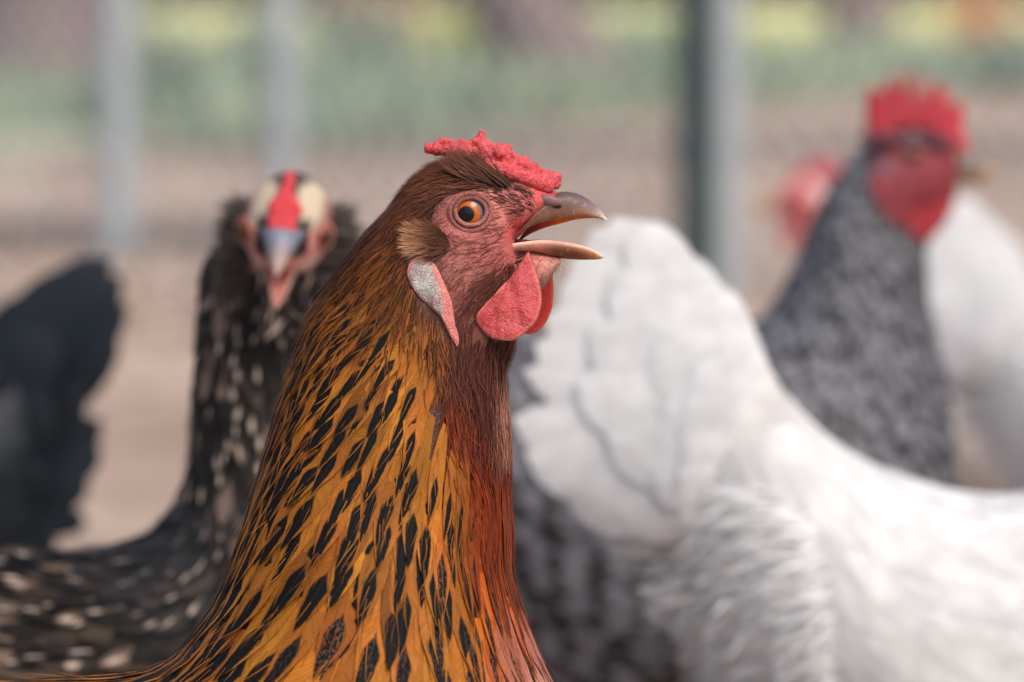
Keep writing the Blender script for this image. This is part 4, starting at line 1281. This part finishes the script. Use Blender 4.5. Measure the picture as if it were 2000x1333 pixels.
# ---- barred hen on the right
def comb_blade(outline, d, yc, thick, k):
    """a single comb: thick blade from its outline, thin towards the points"""
    O = np.array(outline, float); n = len(O)
    m = 120
    c = O.mean(0)
    V = []
    for side in (-1, 1):
        for t, th in ((1.0, 0.25), (0.92, 0.75), (0.75, 1.0), (0.4, 1.1), (0.0, 1.1)):
            for p in O:
                q = c + (p - c) * t
                w = at(q[0], q[1], d); w[1] = d + yc + side * thick / 2 * th
                V.append(w)
    V = np.array(V); Fc = []
    M = 5 * n
    for s in (0, 1):
        for r in range(4):
            for j in range(n):
                kk = (j + 1) % n
                f = [s * M + r * n + j, s * M + r * n + kk, s * M + (r + 1) * n + kk, s * M + (r + 1) * n + j]
                Fc.append(f if not s else f[::-1])
    for j in range(n):
        kk = (j + 1) % n
        Fc.append([j, M + j, M + kk, kk])
    return V, Fc

def barred():
    d = 2.1
    root = empty('hen', tuple(at(1450, 0, d) * np.array([1, 1, 0])), 'dark grey barred hen with a tall spiky red comb, facing right behind the white hen', 'hen')
    secs = [(1872, 305, 1868, 385, 6), (1848, 278, 1850, 430, 12), (1802, 263, 1832, 452, 16), (1752, 266, 1815, 470, 18), (1706, 286, 1806, 495, 20), (1664, 320, 1804, 535, 22), (1625, 370, 1808, 590, 25),
            (1592, 432, 1822, 655, 30), (1566, 500, 1842, 735, 36), (1530, 572, 1852, 830, 45), (1488, 628, 1860, 950, 55), (1420, 652, 1860, 1100, 65), (1300, 655, 1830, 1280, 72), (1150, 655, 1700, 1420, 75),
            (1000, 650, 1400, 1480, 70), (880, 620, 1050, 1400, 50), (800, 580, 850, 1150, 25)]
    S = Surf(secs, d)
    V, N, Fc = remesh(*S.loft(100, 44), 0.0022, 3)
    px, py = px_of(np.stack([V[:, 0], np.full(len(V), d), V[:, 2]], 1))
    c = np.tile(lin(50, 50, 56), (len(V), 1))
    red = sstep(1, 0.8, ((px - 1795) / 105) ** 2 + ((py - 350) / 100) ** 2) * sstep(262, 282, py + (px - 1700) * -0.05)
    c = c * (1 - red[:, None]) + lin(128, 36, 46) * red[:, None]
    dk = np.exp(-((px - 1778) / 22) ** 2 - ((py - 305) / 18) ** 2) * 0.6 + np.exp(-((px - 1790) / 40) ** 2 - ((py - 392) / 22) ** 2) * 0.7
    c = c * (1 - dk[:, None]) + lin(110, 26, 34) * dk[:, None]
    ear = np.exp(-((px - 1718) / 22) ** 2 - ((py - 322) / 22) ** 2)
    c = c * (1 - ear[:, None]) + lin(110, 84, 94) * ear[:, None]
    mk('body', V, Fc, M_FACE, root, c)
    bvh = BVHTree.FromPolygons(V.tolist(), Fc)
    for s in (1, -1):
        o = at(1778, 304, d); r = bvh.ray_cast(Vector((o[0], d - .5, o[2])), Vector((0, 1, 0)))
        e = np.array(r[0]) + np.array([0, .0035, 0])
        if s < 0: e[1] = 2 * d - e[1]
        eye_mesh(e, (0.1, -s, 0), 0.006, .0022, .0040, 'eye', root, [lin(150, 70, 30), lin(140, 50, 20)])
    O = at(1812, 335, d)
    bills(root, O, (1, -0.1, -0.12), (0, 0, 1), 0.95, [(0, lin(96, 84, 80)), (.5, lin(150, 136, 120)), (1, lin(206, 190, 160))], [(0, lin(120, 90, 80)), (1, lin(200, 180, 150))], 0.42)
    co = [(1694, 284), (1690, 250), (1690, 215), (1694, 176), (1704, 176), (1710, 226), (1724, 230), (1728, 158), (1738, 158), (1743, 228), (1757, 230), (1762, 146), (1772, 146), (1778, 228), (1794, 232), (1799, 152), (1809, 154), (1814, 234),
          (1830, 240), (1838, 168), (1848, 172), (1850, 246), (1862, 252), (1872, 204), (1882, 212), (1882, 262), (1894, 280), (1892, 300), (1870, 296), (1840, 272), (1800, 256), (1745, 258)]
    co = cr(np.array(co + co[:2], float), np.linspace(0, len(co), 160, endpoint=False))
    v, f = comb_blade(co, d, 0, 0.008, 0); mk('comb', v, f, M_COMB, root, lin(206, 54, 72))
    for s in (-1, 1):
        m = 110
        P = np.array([at(x, 266 + abs(x - 1770) * 0.10 + RNG.normal(0, 4), d) for x in RNG.uniform(1706, 1862, m)])
        P[:, 1] -= s * RNG.uniform(.004, .014, m)
        D = np.stack([-np.ones(m), RNG.normal(0, .15, m), RNG.normal(-.15, .2, m)], 1)
        cc = jit(lin(96, 62, 72), m, .3)
        v, f, C = strands(P, D, np.tile(np.array([0.1, -s * .8, .5]), (m, 1)), RNG.uniform(6, 11, m) / 1000, .0014, .15, cc, cc * 1.2)
        mk('crown_feathers', v, f, M_STRAND, root, C, kind='stuff')
    for s in (-1, 1):
        o = [(1700, 350), (1708, 395), (1738, 432), (1772, 462), (1800, 470), (1826, 448), (1848, 410), (1846, 388), (1820, 404), (1788, 412), (1752, 392), (1726, 352)]
        # ear lobe and wattle hang below the cheek
        wo = cr(np.array(o + o[:2], float), np.linspace(0, len(o), 60, endpoint=False))
        v, f = comb_blade(wo, d, -s * 0.016, 0.006, 0); mk('wattle', v, f, M_WATTLE, root, lin(176, 44, 56))
    V4, s, th = coat_rows(S, 3.3, 15.4, lambda q: 5 + 10 * q, lambda q: 5 + 14 * q, lambda q: 16 + 30 * q, lambda q: 1.5 + 2 * q, 1.2)
    p0 = V4[:, 0, 2]; rx, ry = px_of(p0)
    keep = ~((rx > 1700) & (ry < 455) & (((rx - 1795) / 105) ** 2 + ((ry - 350) / 100) ** 2 < 1))
    V4, s, th = V4[keep], s[keep], th[keep]; n = len(s)
    low = sstep(8, 11.5, s)[:, None]
    fc = (lin(36, 38, 44) * (1 - low) + lin(40, 38, 41) * low) * RNG.uniform(.6, 1.4, (n, 1))
    coat_one('feathers', V4, fc, np.zeros(n), RNG.uniform(0, 1, n), M_BARRED, root)
    for k in range(9):
        t0 = at(830, 640 + 8 * abs(k - 4), d + (k - 4) * .006); t1 = at(640 + 10 * abs(k - 4), 560 + 40 * abs(k - 4), d + (k - 4) * .02)
        mk('tail_feather', blade(t0, t1, 0.036, (-.004, 0, .006), nrm=(.2, -1, .2)), fgrid(12, 6).tolist(), M_BARRED, root, lin(50, 50, 54), 0, random.random(), fuv(12, 6))
    legs(root, at(1350, 0, d)[0], d, 0.15)
barred()

# ---- white hens
def white(d=1.75):
    root = empty('hen', tuple(at(1950, 0, d) * np.array([1, 1, 0])), 'large white hen in front of the barred hen, tail raised towards the open beak', 'hen', 'white hens')
    secs = [(2565, 430, 2560, 470, 5), (2535, 385, 2540, 520, 13), (2470, 370, 2505, 575, 17), (2420, 410, 2490, 650, 20), (2392, 500, 2500, 790, 26), (2352, 650, 2525, 960, 36), (2285, 800, 2545, 1160, 50),
            (2180, 915, 2520, 1410, 62), (2010, 972, 2360, 1640, 72), (1860, 965, 2110, 1725, 77), (1710, 918, 1860, 1710, 76), (1600, 850, 1640, 1590, 68), (1520, 765, 1500, 1390, 55), (1462, 690, 1412, 1215, 46),
            (1420, 650, 1335, 1060, 36), (1385, 660, 1290, 940, 20)]
    S = Surf(secs, d)
    V, N, Fc = remesh(*S.loft(110, 48), 0.0025, 3)
    wc = lin(222, 224, 225)
    px, py = px_of(np.stack([V[:, 0], np.full(len(V), d), V[:, 2]], 1))
    c = np.tile(wc, (len(V), 1))
    red = sstep(1, .8, ((px - 2500) / 62) ** 2 + ((py - 475) / 70) ** 2)[:, None]
    c = c * (1 - red) + lin(190, 60, 66) * red
    mk('body', V, Fc, M_UNDER, root, c)
    for s in (1, -1):
        eye_mesh(at(2478, 445, d) + np.array([0, -s * 0.0125, 0]), (0.1, -s, 0), .006, .0022, .004, 'eye', root, [lin(190, 110, 30), lin(190, 90, 16)])
        o = [(2520, 520), (2500, 550), (2505, 600), (2525, 620), (2545, 600), (2550, 550), (2540, 525)]
        v, f = comb_blade(cr(np.array(o + o[:2], float), np.linspace(0, len(o), 40, endpoint=False)), d, -s * .01, .004, 0); mk('wattle', v, f, M_WATTLE, root, lin(206, 60, 66))
    bills(root, at(2505, 455, d), (1, 0, -.1), (0, 0, 1), 1.0, [(0, lin(190, 150, 90)), (1, lin(226, 200, 150))], [(0, lin(190, 150, 100)), (1, lin(220, 200, 150))], .4)
    co = [(2420, 400), (2410, 340), (2430, 300), (2445, 345), (2465, 285), (2480, 340), (2500, 290), (2515, 350), (2535, 320), (2545, 370), (2560, 410), (2540, 420), (2480, 380)]
    v, f = comb_blade(cr(np.array(co + co[:2], float), np.linspace(0, len(co), 52, endpoint=False)), d, 0, .007, 0); mk('comb', v, f, M_COMB, root, lin(216, 62, 72))
    V4, s, th = coat_rows(S, 3.4, 13.2, lambda q: 9 + 9 * q, lambda q: 14 + 24 * q, lambda q: 30 + 50 * q, lambda q: 0.8 + 0.5 * q, 1.2, 0.07)
    n = len(s)
    coat_one('feathers', V4, wc * RNG.uniform(.93, 1.03, (n, 1)), np.zeros(n), RNG.uniform(0, 1, n), M_WHITE, root)
    g = fgrid(12, 6).tolist(); u = fuv(12, 6)
    # tail: root, tip, width in picture points, depth offsets
    tail = [((1455, 760), (1195, 424), 120, 0, -26, -10), ((1440, 770), (1156, 448), 160, 4, -14, -6), ((1430, 790), (1122, 498), 160, 10, -10, -4), ((1425, 800), (1094, 556), 160, 15, -6, -4),
            ((1420, 815), (1068, 612), 150, 19, -4, -2), ((1415, 830), (1044, 670), 140, 23, -2, 0), ((1410, 845), (1022, 722), 86, 26, 2, 2),
            ((1420, 900), (998, 816), 110, -24, 2, 10), ((1430, 930), (1024, 882), 130, -30, 4, 14), ((1450, 950), (1096, 944), 140, -34, 4, 16), ((1470, 960), (1190, 984), 100, -38, 2, 14),
            ((1470, 740), (1246, 430), 112, -8, -30, -14), ((1490, 760), (1300, 500), 120, -16, -26, -16), ((1505, 790), (1352, 560), 130, -22, -24, -18), ((1520, 850), (1392, 612), 100, -30, -20, -14),
            ((1470, 800), (1200, 530), 130, -24, -14, -6), ((1470, 840), (1150, 640), 130, -30, -8, -2), ((1480, 870), (1120, 740), 130, -34, -2, 4), ((1490, 900), (1180, 840), 130, -40, 0, 8),
            ((1520, 860), (1280, 640), 140, -44, -14, -8), ((1540, 910), (1290, 780), 140, -50, -6, 2), ((1540, 940), (1260, 900), 130, -54, 0, 8),
            ((1560, 880), (1400, 660), 100, -62, -14, -8), ((1590, 900), (1350, 700), 150, -72, -12, -6), ((1590, 940), (1330, 770), 150, -80, -8, 0), ((1600, 980), (1320, 840), 150, -86, -4, 6),
            ((1600, 1020), (1310, 910), 150, -90, 0, 8), ((1610, 1060), (1320, 980), 150, -94, 2, 10), ((1620, 1110), (1330, 1050), 150, -98, 4, 12)]
    # the feathers lie on one smooth fan that thins towards its rim, each a hair above the one before
    c0 = at(1590, 930, d); ax = at(1085, 640, d) - c0; Lt = np.linalg.norm(ax); ax /= Lt; pr = np.array([-ax[2], 0, ax[0]])
    def fan_y(Vv):
        u_ = np.clip((Vv - c0) @ ax / Lt, -0.3, 1.2); v_ = (Vv - c0) @ pr
        hw = np.interp(u_, [-.3, 0, 1], [.075, .07, .075])
        return (0.004 + 0.060 * np.clip(1.02 - u_, 0, 1.1) ** 1.2 * sstep(-0.06, 0.42, u_)) * np.sqrt(np.clip(1 - (v_ / hw) ** 2, 0.02, 1))
    k = d / F
    for nlay, (a, b, w, dy, bx, by) in enumerate(tail):
        p = at(a[0], a[1], d); q = at(b[0], b[1], d)
        base_b = blade(p, q, w * k * 1.12, (bx * k, 0, -by * k), nrm=(0, -1, 0), blunt=7, peak=0.70, rootw=.3, camber=0.0)
        for sd in (-1, 1):
            Vb = base_b.copy()
            vv = np.repeat(np.linspace(0, 1, 13), 7); xx = np.tile(np.linspace(-1, 1, 7), 13)
            Vb[:, 1] = d + sd * (fan_y(Vb) + nlay * 0.00016 + 0.0003 * (1 - xx * xx) * vv + 0.0003 * vv)
            mk('tail_feather', Vb, g, M_WHITE, root, wc * RNG.uniform(.97, 1.02), 0, random.random(), u)
    # down under the tail and pointed tufts at its edge
    nn_ = 8500
    sel = np.nonzero((px < 1640) & (py > 940))[0]
    idx = RNG.choice(sel, nn_)
    Nn = N[idx]
    tq = sstep(940, 1330, py[idx])[:, None]
    D = np.array([-1.0, 0, -.05]) * (1 - tq) + np.array([-.75, 0, -.7]) * tq + RNG.normal(0, .2, (nn_, 3))
    D -= Nn * (D * Nn).sum(1, keepdims=True) * 0.75
    cc = np.tile(wc, (nn_, 1)) * RNG.uniform(.92, 1.02, (nn_, 1))
    v, f, C = strands(V[idx], D, Nn, RNG.uniform(.014, .028, nn_), .0020, RNG.uniform(.03, .13, nn_), cc, cc, 3, .6, RNG.normal(0, .15, nn_))
    mk('down', v, f, M_DOWN, root, C, kind='stuff')
    for (x, y, tx, ty, w) in [(1330, 1035, 1178, 1024, 78), (1340, 1060, 1184, 1078, 74), (1370, 1100, 1238, 1118, 60), (1390, 1175, 1238, 1168, 74), (1400, 1195, 1244, 1212, 70), (1430, 1222, 1332, 1234, 60), (1450, 1260, 1362, 1292, 60)]:
        for e in range(7):
            jx, jy = RNG.normal(0, 14), RNG.normal(0, 12)
            yy = d + .012 - .005 * e
            p = at(x + 110 + jx, y + 10 + jy, yy + .006); q = at(tx + abs(RNG.normal(0, 20)), ty + RNG.normal(0, 16), yy + .004)
            mk('fluff_feather', blade(p, q, w * k * .8, (0, 0, .003), nrm=(0, -1, .2), nv=12, nu=6, camber=.03, blunt=3.2), g, M_WHITE, root, wc, 0, random.random(), u)
    legs(root, at(1950, 0, d)[0], d, 0.15)
    return root
wh = white()
# the second white hen is a copy a little smaller, further back on the right
def copy_thing(o, loc, sc, rz, label):
    r = o.copy(); COL.objects.link(r)
    r.location = loc; r.scale = (sc,) * 3; r.rotation_euler = (0, 0, rz); r['label'] = label
    for ch in list(o.children):
        c = ch.copy(); COL.objects.link(c); c.parent = r
    return r
k = 0.90
tip = at(1195, 424, 1.75); base = np.array(wh.location); goal = at(1838, 392, 2.75)
off = (tip - base) * k
copy_thing(wh, (goal[0] - off[0], goal[1] - off[1], 0), k, 0.0, 'second white hen at the far right, further back and mostly hidden by the barred hen')

# ---- black hen that leaves on the left
def black():
    d = 2.15
    root = empty('hen', tuple(at(-450, 0, d) * np.array([1, 1, 0])), 'black hen at the left edge with only its raised tail in view', 'hen')
    secs = [(-1010, 330, -1005, 370, 5), (-985, 300, -985, 420, 12), (-930, 285, -950, 460, 16), (-880, 320, -930, 520, 19), (-845, 420, -930, 640, 25), (-800, 540, -940, 790, 34), (-720, 640, -945, 950, 46),
            (-600, 720, -920, 1130, 58), (-440, 770, -780, 1290, 68), (-300, 780, -560, 1340, 72), (-170, 770, -330, 1330, 70), (-70, 745, -140, 1260, 60), (0, 720, 10, 1150, 46), (50, 710, 90, 1060, 30), (80, 740, 110, 960, 14)]
    S = Surf(secs, d)
    V, N, Fc = remesh(*S.loft(100, 44), 0.003, 3)
    px, py = px_of(np.stack([V[:, 0], np.full(len(V), d), V[:, 2]], 1))
    bc = lin(27, 33, 40)
    c = np.tile(bc, (len(V), 1))
    red = sstep(1, .8, ((px + 950) / 55) ** 2 + ((py - 375) / 60) ** 2)[:, None]
    c = c * (1 - red) + lin(180, 50, 56) * red
    mk('body', V, Fc, M_UNDER, root, c)
    for s in (1, -1):
        eye_mesh(at(-935, 355, d) + np.array([0, -s * .0125, 0]), (-.1, -s, 0), .006, .0022, .004, 'eye', root, [lin(150, 80, 30), lin(140, 60, 20)])
        o = [(-970, 420), (-985, 450), (-980, 490), (-960, 505), (-945, 480), (-950, 435)]
        v, f = comb_blade(cr(np.array(o + o[:2], float), np.linspace(0, len(o), 36, endpoint=False)), d, -s * .01, .004, 0); mk('wattle', v, f, M_WATTLE, root, lin(200, 56, 62))
    bills(root, at(-955, 365, d), (-1, 0, -.1), (0, 0, 1), 1.0, [(0, lin(50, 46, 44)), (1, lin(90, 84, 80))], [(0, lin(60, 54, 50)), (1, lin(100, 92, 86))], .4)
    co = [(-890, 300), (-880, 255), (-895, 230), (-908, 262), (-925, 215), (-938, 255), (-955, 222), (-965, 268), (-980, 250), (-988, 290), (-1000, 322), (-985, 325), (-935, 290)]
    v, f = comb_blade(cr(np.array(co + co[:2], float), np.linspace(0, len(co), 52, endpoint=False)), d, 0, .007, 0); mk('comb', v, f, M_COMB, root, lin(210, 58, 66))
    V4, s, th = coat_rows(S, 3.4, 13.4, lambda q: 9 + 9 * q, lambda q: 11 + 14 * q, lambda q: 24 + 30 * q, lambda q: 2 + 2 * q, 1.2)
    n = len(s)
    coat_one('feathers', V4, bc * RNG.uniform(.7, 1.4, (n, 1)), np.zeros(n), RNG.uniform(0, 1, n), M_BLACK, root)
    g = fgrid(12, 6).tolist(); u = fuv(12, 6); k = d / F
    tail = [((-60, 860), (216, 508), 120, 10, -14, -26), ((-50, 880), (240, 540), 115, 4, -8, -14), ((-40, 900), (252, 590), 110, -4, -4, -6), ((-80, 840), (176, 530), 120, 14, -16, -20), ((-100, 830), (104, 590), 130, 18, -12, -16),
            ((-110, 830), (28, 668), 130, 22, -10, -12), ((-20, 910), (236, 650), 100, -10, 4, 2), ((-10, 930), (168, 742), 96, -16, 8, 8), ((0, 940), (206, 812), 92, -20, 4, 10), ((10, 950), (208, 868), 84, -24, 2, 12),
            ((20, 960), (186, 930), 80, -28, 0, 12), ((20, 980), (182, 1000), 62, -30, 2, 14), ((0, 1000), (128, 1040), 66, -34, 4, 12), ((-20, 1010), (70, 1076), 70, -36, 4, 10), ((-60, 900), (120, 640), 140, -26, -10, -10),
            ((-50, 930), (110, 760), 140, -32, -2, 2), ((-60, 960), (90, 880), 130, -38, 0, 8), ((-110, 870), (20, 700), 140, -30, -8, -8), ((-120, 920), (10, 850), 140, -40, 0, 2)]
    for (a, b, w, dy, bx, by) in tail:
        p = at(a[0], a[1], d); q = at(b[0], b[1], d); p[1] += dy * .6e-3; q[1] += dy * 1e-3
        nr = np.array([RNG.normal(0, .15), -1, RNG.normal(.2, .15)])
        mk('tail_feather', blade(p, q, w * k, (bx * k, 0, -by * k), nrm=nr, blunt=7, peak=.68, rootw=.3, camber=.09), g, M_BLACK, root, bc * RNG.uniform(.75, 1.3), 0, random.random(), u)
    legs(root, at(-430, 0, d)[0], d, 0.16)
black()

# ---- the hen furthest back: only its red comb and face peep out
def peeping():
    d = 3.2
    root = empty('hen', tuple(at(1720, 0, d) * np.array([1, 1, 0])), 'pale hen with a red comb peeping out from behind the barred hen neck', 'hen')
    secs = [(1512, 392, 1514, 410, 4), (1524, 372, 1528, 432, 10), (1556, 350, 1552, 450, 15), (1592, 352, 1570, 470, 18), (1620, 380, 1580, 510, 20), (1640, 430, 1585, 580, 26), (1665, 500, 1585, 680, 36), (1710, 560, 1590, 790, 48),
            (1790, 600, 1620, 900, 62), (1900, 610, 1740, 990, 70), (2010, 600, 1900, 1000, 66), (2090, 570, 2040, 920, 46), (2130, 540, 2120, 780, 20)]
    S = Surf(secs, d)
    V, N, Fc = remesh(*S.loft(90, 40), 0.003, 3)
    px, py = px_of(np.stack([V[:, 0], np.full(len(V), d), V[:, 2]], 1))
    bc = lin(196, 190, 186)
    c = np.tile(bc, (len(V), 1))
    red = sstep(1, .8, ((px - 1555) / 46) ** 2 + ((py - 405) / 56) ** 2)[:, None]
    c = c * (1 - red) + lin(200, 110, 110) * red
    mk('body', V, Fc, M_UNDER, root, c)
    for s in (1, -1):
        eye_mesh(at(1562, 392, d) + np.array([0, -s * .0125, 0]), (-.1, -s, 0), .006, .0022, .004, 'eye', root, [lin(150, 80, 30), lin(140, 60, 20)])
        o = [(1540, 436), (1528, 452), (1530, 480), (1544, 490), (1556, 474), (1556, 446)]
        v, f = comb_blade(cr(np.array(o + o[:2], float), np.linspace(0, len(o), 36, endpoint=False)), d, -s * .01, .004, 0); mk('wattle', v, f, M_WATTLE, root, lin(200, 96, 102))
    bills(root, at(1545, 402, d), (-1, 0, -.1), (0, 0, 1), .95, [(0, lin(190, 170, 140)), (1, lin(226, 206, 170))], [(0, lin(200, 170, 140)), (1, lin(226, 206, 170))], .4)
    co = [(1618, 366), (1640, 340), (1636, 312), (1616, 330), (1610, 300), (1592, 322), (1580, 306), (1570, 334), (1552, 330), (1545, 352), (1532, 372), (1545, 372), (1580, 356)]
    v, f = comb_blade(cr(np.array(co + co[:2], float), np.linspace(0, len(co), 52, endpoint=False)), d, 0, .008, 0); mk('comb', v, f, M_COMB, root, lin(206, 96, 104))
    V4, s, th = coat_rows(S, 3.6, 11.6, lambda q: 10 + 9 * q, lambda q: 12 + 14 * q, lambda q: 26 + 30 * q, lambda q: 2 + 2 * q, 1.2)
    n = len(s)
    coat_one('feathers', V4, bc * RNG.uniform(.8, 1.2, (n, 1)), np.zeros(n), RNG.uniform(0, 1, n), M_WHITE, root)
    for k in range(7):
        p = at(2110, 600 + 8 * abs(k - 3), d + (k - 3) * .006); q = at(2230 - 10 * abs(k - 3), 420 + 30 * abs(k - 3), d + (k - 3) * .02)
        mk('tail_feather', blade(p, q, .04, (.006, 0, .008), nrm=(.2, -1, .2)), fgrid(12, 6).tolist(), M_WHITE, root, bc, 0, random.random(), fuv(12, 6))
    legs(root, at(1780, 0, d)[0], d, 0.16)
peeping()
